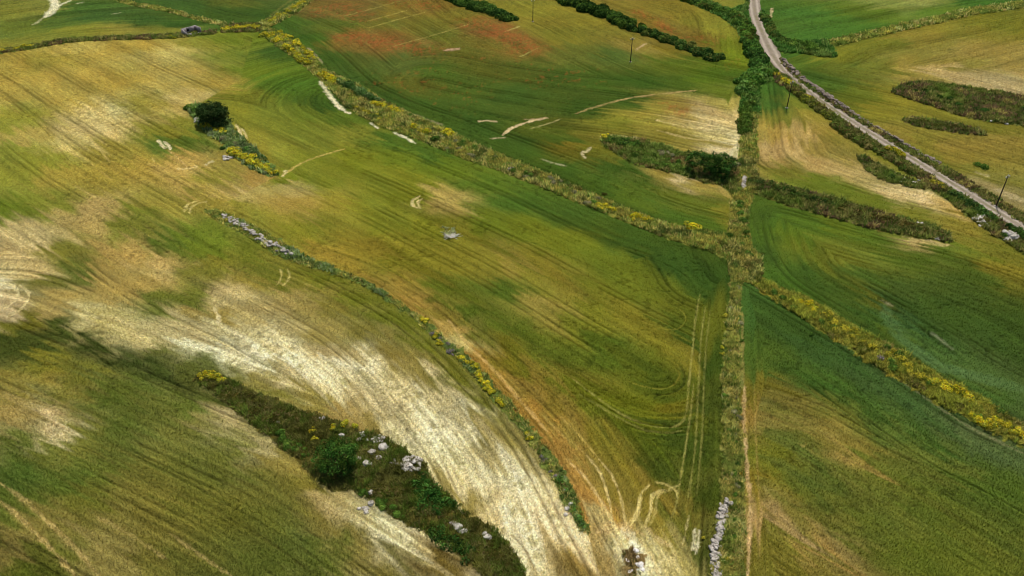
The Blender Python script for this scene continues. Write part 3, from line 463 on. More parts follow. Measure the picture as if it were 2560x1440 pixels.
# grain of stalks and ears, one step per vertex
lum = gc.mean(1); dryness = np.clip((lum-0.08)/0.30, 0, 1)
g1 = rng.random(NV)-0.5; g2 = rng.random(NV)-0.5
gc *= (1+(0.26+0.55*dryness)*g1)[:, None]; gc *= np.stack([1+0.10*g2, 1+0*g2, 1-0.14*g2], 1)
spx = np.hypot(gx, gy); vs = np.clip(np.hypot(spx, CAM_H)/802*0.8, 0.1, 1.0)
gh += (rng.random(NV)-0.5)*0.22*np.clip(0.42-vs*0.5, 0.05, 0.3)
gh = gh*(1-rmask)-0.14*rmask
gz = zt(gx, gy)+gh
R, Cn = X.shape; idx = np.arange(NV).reshape(R, Cn)
quads = np.stack([idx[:-1, :-1], idx[:-1, 1:], idx[1:, 1:], idx[1:, :-1]], -1).reshape(-1, 4)
# standing stalks and ears: small leaning blades rooted all over the fields, coloured as the crop they stand in
pick = np.nonzero((gy > 60) & (gy < 400) & (rmask < 0.2) & (np.abs(np.tile(us, R)) < 1.25) & (rng.random(NV) < CROP))[0]; nb = len(pick)
bx = gx[pick]+(rng.random(nb)-0.5)*vs[pick]; by = gy[pick]+(rng.random(nb)-0.5)*vs[pick]*2.0
az = rng.random(nb)*2*math.pi; fr = np.clip((np.hypot(bx, by)-110)/180, 0, 1); el = np.radians(25-8*fr+(45-25*fr)*rng.random(nb)); bl = (0.30+0.45*rng.random(nb))*np.clip(vs[pick]*2.6, .6, 1.1)
bw_ = np.clip(vs[pick]*0.30, .03, .14)*(0.6+0.8*rng.random(nb)); bz = gz[pick]-0.04
sv = np.stack([-np.sin(az), np.cos(az), 0*az], 1)*bw_[:, None]; b0 = np.stack([bx, by, bz], 1)
tp = b0+np.stack([np.cos(az)*np.cos(el)*bl, np.sin(az)*np.cos(el)*bl, np.sin(el)*bl], 1)
BV = np.stack([b0-sv, b0+sv, tp+sv*0.5, tp-sv*0.5], 1).reshape(-1, 3)
bc = gc[pick]*(0.85+0.75*rng.random(nb))[:, None]*np.stack([1+.1*(rng.random(nb)-.5), np.ones(nb), 1+.2*(rng.random(nb)-.5)], 1)
quads = np.vstack([quads, np.arange(4*nb).reshape(nb, 4)+NV])
me = npmesh("ground", np.vstack([np.stack([gx, gy, gz], 1), BV]), quads, np.clip(np.vstack([gc, np.repeat(bc, 4, 0)]), 0.005, 0.85), smooth=True, mi=np.concatenate([np.zeros(len(quads)-nb), np.ones(nb)]))
tag(link("ground", me, [M_GROUND, M_CROP]), kind="structure")

# ------------------------------------------------------------------ gravel road
def gravel_mat():
    m, n, b = mat("gravel"); at = N(n, "ShaderNodeAttribute", attribute_name="cover"); ge = N(n, "ShaderNodeNewGeometry")
    c = mulc(n, at.outputs["Color"], remap(n, noise(n, ge.outputs["Position"], 1.6, 6, 0.75), 0.35, 0.65, 0.75, 1.25))
    n.links.new(c, b.inputs["Base Color"]); bp = N(n, "ShaderNodeBump"); bp.inputs["Strength"].default_value = 0.5; bp.inputs["Distance"].default_value = 0.06
    n.links.new(noise(n, ge.outputs["Position"], 7.0, 4), bp.inputs["Height"]); n.links.new(bp.outputs[0], b.inputs["Normal"]); return m
rl = smooth_line(L(ROAD), 26); tg = np.gradient(rl, axis=0); tg /= np.linalg.norm(tg, axis=1)[:, None]; nr = np.stack([tg[:, 1], -tg[:, 0]], 1)
na = 15; acr = np.linspace(-1, 1, na); run = np.concatenate([[0], np.cumsum(np.hypot(*np.diff(rl, axis=0).T))])
half = 1.95+0.75*sstep(rl[5*26, 1]-5, rl[3*26, 1]+10, rl[:, 1]) + 0.9*np.exp(-((run-run[26*4])/11)**2)
V = []; Cc = []
for i in range(len(rl)):
    for a in acr:
        e = 1+0.12*(fbm(np.array([run[i]/2.2]), np.array([a*0.7+3]), 81, 3)[0]-0.5)*2*(abs(a) > 0.8)
        q = rl[i]+nr[i]*a*half[i]*e; V.append((q[0], q[1], 0)); rt = math.exp(-((abs(a)-0.5)/0.18)**2)
        ctr = math.exp(-(a/0.16)**2)*max(0, fbm(np.array([run[i]/6]), np.array([4.0]), 84, 3)[0]-.35)*1.5; base = lin("8C7E6A")*(1-rt)+lin("B0A28E")*rt; base = base*(1-ctr)+lin("76743C")*ctr; Cc.append(base*(0.8+0.4*fbm(np.array([q[0]/1.2]), np.array([q[1]/1.2]), 82, 3)[0]))
V = np.array(V); V[:, 2] = zt(V[:, 0], V[:, 1])+0.05-0.03*np.tile(np.exp(-((np.abs(acr)-0.5)/0.2)**2), len(rl))
ix = np.arange(len(V)).reshape(len(rl), na); q = np.stack([ix[:-1, :-1], ix[:-1, 1:], ix[1:, 1:], ix[1:, :-1]], -1).reshape(-1, 4)[:, ::-1]
tag(link("gravel_road", npmesh("gravel_road", V, q, np.array(Cc), smooth=True), gravel_mat()), kind="structure")

# ------------------------------------------------------------------ vegetation meshes
def unit(v): return v/np.maximum(np.linalg.norm(v, axis=1, keepdims=True), 1e-9)
def quads_at(Cp, Nn, s, col, asp=0.7):                    # small leaf sprays, one quad each
    n = len(Cp); r = unit(rng.normal(size=(n, 3))); t = unit(np.cross(Nn, r)); b = np.cross(Nn, t)
    s = np.asarray(s)[:, None]*np.ones((n, 1)); t = t*s*0.5; b = b*s*0.5*asp
    V = np.stack([Cp-t*0.5-b, Cp+t-b*0.3, Cp+t*0.4+b, Cp-t+b*0.4], 1).reshape(-1, 3)
    return V, np.arange(4*n).reshape(n, 4), np.repeat(col, 4, 0)
def lump_leaves(c, r, n, size, pal, jitter=0.5, up=0.35, low=-0.35):  # leaves over one rounded lump
    d = unit(rng.normal(size=(n*2, 3))); d = d[d[:, 2] > low][:n]; n = len(d)
    rr = 0.72+0.36*rng.random(n)**0.7
    Cp = np.asarray(c)+d*np.asarray(r)*rr[:, None]
    Nn = unit(d+np.array([0, 0, up])+jitter*rng.normal(size=(n, 3)))
    pal = np.asarray(pal); col = np.minimum(np.array([1.12, 1.0, .72])*pal[rng.integers(0, len(pal), n)]*1.45*(0.7+0.6*rng.random((n, 1))), .85)
    return quads_at(Cp, Nn, size*(0.7+0.6*rng.random(n)), col)
class MB:
    def __init__(s): s.V = []; s.F = []; s.C = []; s.n = 0
    def add(s, t):
        V, Fq, c = t; s.V.append(V); s.F.append(Fq+s.n); s.C.append(c); s.n += len(V)
    def mesh(s, name): return npmesh(name, np.vstack(s.V), np.vstack(s.F), np.vstack(s.C))
def PAL(*h): return [lin(x) for x in h]
P_DARK = PAL("2E4A26", "3A5A2A", "26401F", "44602C"); P_MID = PAL("4A6C2E", "5A7A34", "3E5C28", "6A8440")
P_HEATH = PAL("4C4A26", "5C562E", "40441E", "6A6246", "4E5E28"); P_TEAL = PAL("4C6C40", "5C784A", "405C34", "748660")
P_OAK = PAL("24381F", "2E4426", "1E301A", "3A4A2C"); P_FIG = PAL("2E5424", "3C622C", "26481E", "466E34")
P_SCRUB = PAL("4C5A2C", "5E6636", "3C4A22", "6E6A44", "54462E"); P_YELG = PAL("7A8A30", "8E9A3A", "66782C")
P_YEL = PAL("E6C82C", "EED43A", "D0A81E", "E8DA6A", "B8A834"); P_YELP = PAL("B4AC3C", "C2BA4A", "A09A36"); P_BRIGHT = PAL("4E7C38", "5E8A44", "406C2E", "6E9454")

def tufts(poly, dens, hgt, pal, seed, name, label, cat, keep=None, patch=1.6, wide=0.16):
    """rough herbs and grass filling one verge: blades and small leaves"""
    x0, y0 = poly.min(0); x1, y1 = poly.max(0); n = int((x1-x0)*(y1-y0)*dens)
    x = x0+(x1-x0)*rng.random(n); y = y0+(y1-y0)*rng.random(n)
    m = inpoly(x+1.2*(fbm(x/1.5, y/1.5, seed)-0.5), y+1.2*(fbm(x/1.5, y/1.5, seed+1)-0.5), poly) & (y < 395) & (y > 60)
    x, y = x[m], y[m]
    g = fbm(x/patch, y/patch, seed+2, 3); k = fbm(x/(patch*3), y/(patch*3), seed+3, 2)
    m = g > 0.30; x, y, g, k = x[m], y[m], g[m], k[m]; n = len(x)
    far = np.clip(np.hypot(x, y)/150, 0.8, 2.2)
    pal = np.asarray(pal); pi = np.clip(((k*1.3-0.15+0.25*(rng.random(n)-0.5))*len(pal)).astype(int), 0, len(pal)-1)
    base = np.minimum(np.array([1.05, 1.0, .82])*pal[pi]*1.75*(0.6+0.8*rng.random((n, 1)))*(0.45+1.1*g[:, None]), .8)
    h = hgt*(0.4+1.2*g)*(0.7+0.6*rng.random(n)); z = zt(x, y)+0.25*(g-0.3)
    Vs, Cs = [], []
    for b in range(4):
        a = rng.random(n)*2*math.pi; le = h*(0.5+0.9*rng.random(n)); sd2 = np.stack([np.cos(a+1.57), np.sin(a+1.57), 0*a], 1)*(wide*far*(0.6+0.8*rng.random(n)))[:, None]
        o = np.stack([x+0.16*far*rng.normal(size=n), y+0.16*far*rng.normal(size=n), z-0.05], 1)
        tip = o+np.stack([np.cos(a)*le*0.7, np.sin(a)*le*0.7, h*(0.6+0.6*rng.random(n))], 1)
        Vs.append(np.stack([o-sd2, o+sd2, tip], 1).reshape(-1, 3)); Cs.append(np.repeat(base*(0.8+0.4*rng.random((n, 1))), 3, 0))
    V = np.vstack(Vs); me = npmesh(name, V, np.arange(len(V)).reshape(-1, 3), np.vstack(Cs))
    return tag(link(name, me, M_GRASS), label, cat, kind="stuff")
G_STRAW = PAL("5E7034", "768040", "94904E", "566A2E", "B4A66C", "6A7838"); G_BANK = PAL("5A7034", "7C8040", "968E4C", "667A38", "A89E62", "5E6436", "4E6430")
G_HEATH = PAL("42461E", "4E5026", "5A5A32", "42521F", "526228", "64623C", "585A2A"); G_GREEN = PAL("466A2C", "55783A", "3A5C28", "6A8044", "5A6A34")
G_LIME = PAL("7E8438", "8C8E3E", "6C7832", "948F44", "5E662C", "807A48"); G_TEAL = PAL("56703E", "667C46", "748650", "7E8A68", "4E6634", "8A8A54")
G_SCRUB = PAL("56682E", "667038", "747044", "4E5E2C", "645440", "8E8850")
def verge(k, *a, **kw): return tufts(VW[k], *a, name=kw.pop('name', "rough_grass"), **kw)
verge('bank', 7.5, .7, G_BANK, 101, wide=.12, label="long bank of rough green and straw grass running diagonally across the middle", cat="rough grass")
verge('bank_far', 4, .8, G_BANK, 104, label="narrow grassy bank climbing from the yellow junction to the top edge", cat="rough grass")
verge('bank_west', 4, .8, G_SCRUB, 107, label="thin dark weedy strip curving along the crest of the golden field below the hut", cat="rough grass")
verge('junction', 4, .8, G_SCRUB, 110, label="weedy patch where the three far banks meet right of the hut", cat="rough grass")
verge('bank_top', 4, .7, G_STRAW, 113, label="thin straw coloured strip between the two dark green fields at the top", cat="rough grass")
verge('cross', 9, .65, G_BANK, 116, wide=.11, label="weedy ground where the lane verge meets the diagonal bank", cat="rough grass")
verge('lane', 14, .6, G_STRAW, 119, wide=.085, label="straight straw and green verge running down between two fields past the stone row", cat="rough grass")
verge('south_bank', 10, .7, G_LIME, 122, wide=.10, label="lime green weedy bank sloping down between the two dark green fields", cat="rough grass")
verge('ridge', 6, .8, G_SCRUB, 125, label="dark scrubby strip below the straw field and above the round ended green field", cat="rough grass")
verge('island', 6, .7, PAL("5E7034", "6E7A40", "54662C", "7A7448", "645038", "8A8450"), 128, label="leafy island around the spreading tree below the pale dry patch", cat="rough grass")
verge('hump', 14, .6, G_HEATH, 131, wide=.095, label="dark brown heath on the long rocky hump around the round green tree", cat="heath", name="heath")
verge('tree_strip', 6, .8, G_TEAL, 134, label="blue green herbs trailing down from the dark round oak", cat="rough grass")
verge('wall_strip', 9, .5, G_BANK+G_TEAL[2:5], 137, wide=.10, label="narrow blue green herb strip along the tumbled wall and below it", cat="rough grass")
verge('road_left', 5.5, .8, G_SCRUB, 140, label="weeds on the lower side of the gravel road", cat="rough grass")
verge('road_right', 5, .6, G_SCRUB, 143, label="brownish weeds on the upper side of the gravel road", cat="rough grass")
verge('far_island', 5, .8, G_SCRUB, 146, label="large scrubby island in the golden field beyond the road", cat="rough grass")
verge('small_island', 5, .8, G_SCRUB, 149, label="small dark weedy streak below the large scrubby island", cat="rough grass")
verge('west_island', 6, .7, G_SCRUB, 152, label="stony weed patch between the straw field and the road hedge", cat="rough grass")
verge('outcrop_patch', 9, .45, PAL("6A5A3C", "7A6A48", "5E6034", "8A7854"), 155, label="brown dead weeds between the white rock slabs at the bottom", cat="rough grass")
verge('hedge_line_right', 4, .9, G_STRAW, 158, label="pale grassy bank between the bright green and golden fields at top right", cat="rough grass")
verge('gully_top', 4.5, .9, G_GREEN, 161, label="green undergrowth along the gully left of the upper road", cat="rough grass")
verge('road_top_right', 4.5, .9, G_GREEN, 164, label="green undergrowth on the right of the upper road", cat="rough grass")

# hedges: one continuous mass of scrub each
def hedge(line, wid, r, pal, label, step=0.75, dens=16, leaf=0.5, name="hedge", cat="hedge"):
    ln = smooth_line(L(line), 6); seg = np.hypot(*np.diff(ln, axis=0).T); acc = np.concatenate([[0], np.cumsum(seg)]); mb = MB(); s = 0.0
    pal = np.asarray(pal)
    while s < acc[-1]:
        i = min(np.searchsorted(acc, s, 'right')-1, len(seg)-1); t = (s-acc[i])/seg[i]; q = ln[i]*(1-t)+ln[i+1]*t; tn = (ln[i+1]-ln[i])/seg[i]
        e = math.sin(math.pi*min(1, max(0, 0.18+s/acc[-1]*0.64)))**0.5
        for side in ((0,) if wid < 1.2 else (-1, 1)):
            rr = r*random.uniform(0.55, 1.25)*e; o = side*wid*0.5*random.uniform(0.2, 1.1)+random.uniform(-.3, .3)*wid
            c = np.array([q[0]-tn[1]*o, q[1]+tn[0]*o, 0]); c[2] = zt(c[0], c[1])+rr*0.25; tone = random.choice([0.75, 0.95, 1.0, 1.2])
            sub = pal[rng.integers(0, len(pal), 3)]*tone
            mb.add(lump_leaves(c, (rr, rr, rr*random.uniform(0.75, 1.05)), int(dens*rr*rr*5)+20, leaf*(0.8+0.15*rr), sub, low=-0.5))
        s += r*step*random.uniform(0.7, 1.4)
    return tag(link(name, mb.mesh(name), M_LEAF), label, cat)
hedge([(1105,-8),(1150,8),(1200,22),(1245,38),(1285,54)], 4.0, 2.0, P_DARK+P_MID[:1], "short dark green hedge ending beside the farthest pole", leaf=.7)
hedge([(1380,-8),(1440,14),(1500,34),(1560,58),(1610,80)], 5.0, 2.3, P_DARK+P_MID[:2], "broad dark hedge descending from the top edge beside the orange streaked field", leaf=.7)
hedge([(1620,82),(1670,102),(1720,122),(1760,136),(1795,150)], 4.0, 1.8, P_DARK+P_SCRUB[:2], "lower tapering end of the broad hedge, above the second pole", leaf=.65)
hedge([(1690,-8),(1740,10),(1790,26),(1830,42),(1858,66),(1876,96),(1886,128)], 3.0, 1.8, P_DARK+P_MID[:2]+P_HEATH[:1], "dark hedge curving down to the upper road from the top edge", leaf=.6)
hedge([(1872,105),(1886,132),(1897,158),(1902,180)], 3.0, 1.9, P_DARK+P_BRIGHT[:1], "tall dark thicket squeezed between the hedge and the upper road", leaf=.6)
hedge([(1922,178),(1902,188),(1885,194),(1872,205),(1868,230),(1874,250)], 4.5, 1.9, P_BRIGHT+P_MID, "fresh bright green thicket at the head of the gully", leaf=.55)
hedge([(1872,255),(1868,280),(1862,310),(1856,335)], 2.6, 1.3, P_MID+P_SCRUB[:1], "leafy bushes along the gully beside the pale dry patch", leaf=.45)
hedge([(1910,40),(1926,75),(1948,98),(1968,105),(1992,112)], 2.0, 1.3, P_DARK+P_SCRUB[:2], "dark scrub on the right bank of the upper road", leaf=.5)
hedge([(1960,108),(2000,116),(2030,122),(2055,130)], 4.0, 1.7, P_MID+P_DARK[:2], "green thicket where the pale bank reaches the road", leaf=.55)
hedge([(1520,352),(1545,355),(1575,360),(1600,362)], 2.6, 1.0, P_DARK+P_MID[:2], "dark thicket on the left tip of the leafy island", leaf=.5)
hedge([(1610,402),(1650,412),(1690,420),(1725,432)], 1.4, .8, P_MID, "bright low thicket along the lower edge of the leafy island", leaf=.45)
hedge([(1880,452),(1920,466),(1970,482),(2030,500),(2090,516)], 1.7, 1.05, P_DARK+P_SCRUB, "dark upper half of the scrub line above the round ended green field", leaf=.45)
hedge([(2100,520),(2150,535),(2210,552),(2270,566),(2330,580),(2365,590)], 1.8, .9, P_SCRUB+P_HEATH[:2], "brownish lower half of the scrub line, with white rocks in it", leaf=.45)
hedge([(2080,312),(2130,345),(2180,372),(2230,400),(2290,440)], 1.2, 1.1, P_SCRUB+P_MID[:1], "low hedge along the lower side of the road, upper stretch", leaf=.45)
hedge([(2380,484),(2420,508),(2455,532),(2488,553)], 1.8, 1.0, P_DARK+P_TEAL[:1], "dark hedge below the road opposite the nearest pole", leaf=.45)
hedge([(2525,566),(2560,590),(2600,616),(2640,645)], 1.8, 1.1, P_DARK+P_MID[:1], "dark hedge behind the white rocks at the right edge", leaf=.45)
hedge([(1975,222),(2010,248),(2050,275),(2080,300)], 1.6, 1.1, P_SCRUB+P_YELG, "olive hedge beside the pole below the road", leaf=.45)
hedge([(2275,302),(2330,312),(2390,320),(2440,330)], 1.2, 0.9, P_HEATH+P_SCRUB, "thin brown scrub on the small streak in the far golden field", leaf=.45)
hedge([(1040,1205),(1070,1230),(1095,1255),(1120,1275)], 3.0, .95, P_FIG, "bright green bramble patch on the right flank of the rocky hump", leaf=.38)
hedge([(1080,1330),(1130,1362),(1180,1390)], 2.2, .8, P_DARK+P_FIG, "dark bramble patch near the lower end of the rocky hump", leaf=.35)
hedge([(600,358),(630,385),(655,405)], 1.8, 1.0, P_TEAL+P_BRIGHT[:1], "blue green bushes along the middle of the oak strip", leaf=.4)
hedge([(850,205),(880,222),(915,240),(945,252)], 1.6, 1.4, P_TEAL+P_DARK[:2], "dark blue green hedge on the upper side of the diagonal bank", leaf=.5)
hedge([(1428,1262),(1438,1285),(1450,1310),(1460,1325)], 0.8, .65, P_BRIGHT+P_TEAL, "bright green bushes at the lower end of the narrow herb strip", leaf=.3)
hedge([(1392,1190),(1405,1210),(1415,1228)], 0.8, .6, P_BRIGHT+P_SCRUB, "small green bushes on the narrow strip just above its rocks", leaf=.3)
hedge([(2440,410),(2452,416),(2470,424)], 1.2, .9, P_MID, "small bright bush clump between the road and the far golden field", leaf=.4)

# single shrubs: prototypes, then copies
def shrub_mesh(name, pal, lumps=5, leaf=0.3, n=110, flat=0.8):
    mb = MB()
    for k in range(lumps):
        a = random.uniform(0, 6.28); q = random.uniform(0, 0.55) if k else 0; rr = random.uniform(0.42, 0.7)
        mb.add(lump_leaves((math.cos(a)*q, math.sin(a)*q, rr*0.55*flat), (rr, rr, rr*flat), n, leaf, np.asarray(pal)[rng.integers(0, len(pal), 3)]))
    return mb.mesh(name)
def place(o, px, py, s, rz=None, sink=0.05):
    q = P(px, py); o.location = (q[0], q[1], q[2]-sink*s); o.rotation_euler = (0, 0, random.uniform(0, 6.28) if rz is None else rz)
    o.scale = (s*random.uniform(.85, 1.2), s*random.uniform(.85, 1.2), s*random.uniform(.8, 1.15)); return o
def copy_thing(src):
    c = src.copy(); COL.objects.link(c)
    for ch in [k for k in PROTO_CH.get(src.name, [])]:
        d = ch.copy(); COL.objects.link(d); d.parent = c; d.matrix_parent_inverse = ch.matrix_parent_inverse
    return c
PROTO_CH = {}; USED = set()
def use(src):
    if src.name in USED: return copy_thing(src)
    USED.add(src.name); return src
def make_broom(pal, fl, cover):
    mb = MB(); fb = MB()
    for k in range(8):
        a = random.uniform(0, 6.28); q = random.uniform(0.15, 0.85) if k else 0; rr = random.uniform(0.25, 0.58); c = (math.cos(a)*q, math.sin(a)*q*0.8, rr*0.6)
        mb.add(lump_leaves(c, (rr, rr, rr*random.uniform(.7, 1.1)), 60, 0.24, pal, jitter=.8))
        if random.random() < cover+.15:
            fb.add(lump_leaves(c, (rr*1.03, rr*1.03, rr*random.uniform(.8, 1.15)), int(120*cover*random.uniform(.5, 1.2))+6, 0.17, fl, up=0.8, low=random.uniform(-.1, .45), jitter=.8))
    o = link("broom_bush", mb.mesh("broom_bush"), M_LEAF); f = link("blossom", fb.mesh("blossom"), M_FLOWER, o)
    PROTO_CH[o.name] = [f]; return o
BR = {'y': [make_broom(P_YELG+P_SCRUB[:1], P_YEL, cv) for cv in (1.3, 1.15, 1.0, .85, .7)], 'p': [make_broom(P_YELG+P_SCRUB[:2], P_YELP, cv) for cv in (.9, .7, .5)]}
def brooms(pts, n, size, kind, jit, label, group, cat="bush"):
    ln = smooth_line(np.array(pts, float), 6) if len(pts) > 2 else np.array(pts, float); seg = np.hypot(*np.diff(ln, axis=0).T); acc = np.concatenate([[0], np.cumsum(seg)])
    for k in range(n):
        s = acc[-1]*(k+random.uniform(.1, .9))/n; i = min(np.searchsorted(acc, s, 'right')-1, len(seg)-1); t = (s-acc[i])/seg[i]; q = ln[i]*(1-t)+ln[i+1]*t
        o = use(random.choice(BR[kind])); place(o, q[0]+random.uniform(-jit, jit), q[1]+random.uniform(-jit, jit)*0.6, size*random.uniform(.7, 1.3)); tag(o, label, cat, group)
def broom1(px, py, size, kind, label): o = use(random.choice(BR[kind])); place(o, px, py, size); tag(o, label, "bush")
brooms([(658,86),(690,103),(720,124),(750,146),(775,164)], 16, 1.7, 'y', 4, "yellow broom bush on the lower side of the far end of the diagonal bank", "broom on the lower side of the far bank")
brooms([(690,82),(725,102),(760,130),(790,152)], 14, 1.5, 'y', 4, "yellow broom bush on the upper side of the far end of the diagonal bank", "broom on the upper side of the far bank")
brooms([(805,190),(825,202),(838,212)], 6, 1.9, 'y', 4, "large yellow broom bush on the bank just above the white soil patch", "broom above the white soil patch")
brooms([(880,265),(920,284),(955,298)], 9, 1.1, 'p', 6, "pale yellow bush on the lower side of the diagonal bank below the blue green hedge", "pale broom below the blue green hedge")
brooms([(930,258),(965,268),(1000,282)], 9, 1.3, 'y', 4, "yellow bush on the upper rim of the diagonal bank, past the blue green hedge", "broom on the upper rim of the bank")
brooms([(1030,318),(1048,328),(1065,334)], 5, 1.4, 'y', 5, "yellow bush in the knot halfway along the upper diagonal bank", "knot of broom on the upper bank")
brooms([(1112,330),(1126,338)], 2, 1.5, 'y', 3, "yellow bush of the pair at the bank's rim beside the centre field", "pair of broom at the rim")
brooms([(1490,512),(1515,520),(1540,528)], 6, 1.2, 'y', 3, "yellow bush in the first knot on the lower diagonal bank", "first knot of broom on the lower bank")
brooms([(1580,546),(1600,545),(1622,552)], 6, 1.4, 'y', 4, "yellow bush in the second, bigger knot on the lower diagonal bank", "second knot of broom on the lower bank")
brooms([(1712,566),(1730,572)], 2, 1.7, 'y', 2, "bright yellow bush of the pair nearest the crossing of banks", "pair of broom near the crossing")
brooms([(665,62),(690,48),(715,34),(740,20),(762,6)], 16, 1.5, 'y', 3, "yellow broom bush on the narrow bank climbing to the top edge", "broom on the narrow bank to the top")
brooms([(558,76),(590,72),(615,70),(640,72)], 14, 1.6, 'y', 5, "yellow broom bush in the patch right of the roofless hut", "broom right of the hut")
brooms([(0,130),(45,122),(90,114)], 9, 1.2, 'y', 2, "yellow bush at the left edge of the weedy strip on the crest", "broom at the left end of the crest strip")
brooms([(418,92),(440,95)], 3, 1.2, 'y', 2, "yellow bush on the crest strip just left of the hut", "broom just left of the hut")
brooms([(505,318),(530,322),(560,332)], 7, 1.3, 'y', 3, "yellow bush in front of the dark round oak", "broom in front of the oak")
brooms([(578,384),(605,390),(635,408)], 11, 1.5, 'y', 6, "yellow bush in the upper clump at the lower end of the oak strip", "upper clump of broom on the oak strip")
brooms([(640,412),(662,424),(688,438)], 8, 1.4, 'y', 4, "yellow bush in the last clump at the tip of the oak strip", "last clump of broom on the oak strip")
broom1(588,327,1.2,'p',"pale yellow bush at the right foot of the dark round oak")
broom1(1062,803,.9,'y',"first yellow bush on the narrow herb strip below the tumbled wall")
broom1(1054,796,.7,'p',"small pale yellow bush just above the first yellow one on the narrow herb strip")
brooms([(1084,842),(1100,860)], 3, .7, 'y', 3, "small yellow bush where the narrow herb strip turns purple", "small broom by the purple herbs")
brooms([(1152,892),(1172,905),(1188,918)], 5, .85, 'y', 4, "yellow bush in the upper half of the bright run on the narrow strip", "upper bright run of broom on the narrow strip")
brooms([(1192,930),(1212,958),(1230,985)], 8, .85, 'y', 4, "yellow bush in the lower half of the bright run on the narrow strip", "lower bright run of broom on the narrow strip")
brooms([(1244,1002),(1262,1020)], 3, .7, 'y', 2, "yellow bush in the short run past the bright run of the narrow strip", "short broom run on the narrow strip")
broom1(1318,1085,.7,'p',"lime bush on the narrow strip beside the orange soil"); broom1(1325,1098,.7,'y',"yellow bush just below the lime bush on the narrow strip")
for q, s, lb in (((505,942),1.1,"yellow bush at the very tip of the rocky hump"),((520,938),1.3,"largest yellow bush at the upper end of the rocky hump"),((535,945),1.2,"third yellow bush in the row at the tip of the rocky hump"),((550,952),.9,"smallest yellow bush in the row at the tip of the rocky hump"),
                 ((780,1078),.9,"yellow bush standing alone left of the round green tree"),((785,1098),.7,"orange yellow bush just left of the round green tree"),((832,1072),.8,"upright yellow bush right behind the round green tree"),((866,1060),1.0,"yellow bush between the round green tree and the upper stones"),((886,1064),.7,"pale yellow bush above the upper stone heap")):
    broom1(q[0], q[1], s, 'y', lb)
brooms([(1978,748),(2010,762),(2050,785)], 9, 1.0, 'y', 5, "yellow bush at the upper end of the lime green bank", "broom at the upper end of the lime bank")
brooms([(2060,795),(2110,825),(2160,855),(2200,880)], 14, .95, 'p', 12, "pale lime bush in the middle of the lime green bank", "pale bushes in the middle of the lime bank")
brooms([(2210,888),(2260,915),(2330,955)], 12, .95, 'p', 13, "pale lime bush on the lower middle of the lime green bank", "pale bushes on the lower middle of the lime bank")
brooms([(2335,950),(2380,972),(2430,1000)], 12, 1.0, 'y', 6, "bright yellow bush on the upper rim near the lower end of the lime bank", "bright broom on the upper rim of the lime bank")
brooms([(2425,1040),(2450,1055),(2475,1068)], 5, 1.0, 'y', 4, "bright yellow bush on the lower rim of the lime bank", "bright broom on the lower rim of the lime bank")
brooms([(2490,1050),(2530,1075),(2580,1105)], 9, 1.1, 'y', 8, "yellow bush of the lime bank at the right edge", "broom of the lime bank at the right edge")
brooms([(1938,186),(1955,196),(1972,212)], 7, 1.6, 'y', 4, "yellow bush beside the road just above the pole", "broom beside the road above the pole")
brooms([(2000,232),(2030,255)], 4, 1.2, 'p', 3, "lime bush on the road hedge just right of the pole", "lime bushes right of the pole")
brooms([(2225,375),(2245,384),(2262,394)], 5, 1.3, 'y', 3, "yellow bush on the lower side of the road halfway along", "broom halfway along the road")
brooms([(2330,455),(2360,470)], 4, 1.1, 'p', 4, "lime bush on the lower side of the road before the rocks", "lime bushes before the road rocks")
broom1(1513,342,1.2,'y',"yellow bush on the left tip of the leafy island")
broom1(1806,872,.6,'y',"small yellow bush on the left edge of the straight verge, middle"); broom1(1812,790,.7,'p',"lime bush on the left edge of the straight verge, near the crossing")
broom1(1805,885,.5,'p',"tiny lime bush just below the small yellow one on the straight verge"); broom1(1812,1290,.5,'p',"tiny lime plant beside the top of the stone row"); broom1(1760,1345,.45,'p',"tiny lime plant between the pale ruts and the stone row"); broom1(1818,1400,.5,'p',"tiny lime plant beside the lower end of the stone row")

SHR = {'dark': [link("shrub", shrub_mesh("shrub", P_DARK), M_LEAF) for _ in range(3)], 'heath': [link("heath_bush", shrub_mesh("heath_bush", P_HEATH, 4, .22, 90, .6), M_LEAF) for _ in range(4)],
       'mid': [link("shrub", shrub_mesh("shrub", P_MID), M_LEAF) for _ in range(3)], 'grey': [link("shrub", shrub_mesh("shrub", PAL("6A7250","7A8068","5A6248","84806C")), M_LEAF) for _ in range(2)],
       'purple': [link("lavender_bush", shrub_mesh("lavender_bush", PAL("7A7090","8A82A4","5E6250","6A7058"), 4, .2, 80, .7), M_LEAF) for _ in range(2)]}
def shrub(kind, px, py, s, label, group=None, cat="shrub"): o = use(random.choice(SHR[kind])); place(o, px, py, s); tag(o, label, cat, group); return o
def scatter(kind, poly, n, s, label, group, cat="shrub"):
    pw = np.array(poly, float); x0, y0 = pw.min(0); x1, y1 = pw.max(0); k = 0
    while k < n:
        x, y = random.uniform(x0, x1), random.uniform(y0, y1)
        if inpoly(np.array([x]), np.array([y]), pw)[0]: shrub(kind, x, y, s*random.uniform(.6, 1.35), label, group, cat); k += 1
scatter('heath', [(510,955),(560,960),(700,1018),(790,1050),(770,1080),(700,1075),(620,1035),(540,985)], 42, .9, "dark brown heath bush on the upper half of the rocky hump", "heath bushes on the upper half of the hump", "heath bush")
scatter('heath', [(900,1170),(1000,1200),(1080,1260),(1060,1290),(960,1260),(900,1215)], 26, .8, "brown heath bush below the stone heaps on the rocky hump", "heath bushes below the stone heaps", "heath bush")
scatter('heath', [(1100,1290),(1200,1310),(1290,1400),(1300,1440),(1220,1425),(1120,1340)], 30, .85, "dark heath bush at the lower end of the rocky hump", "heath bushes at the lower end of the hump", "heath bush")
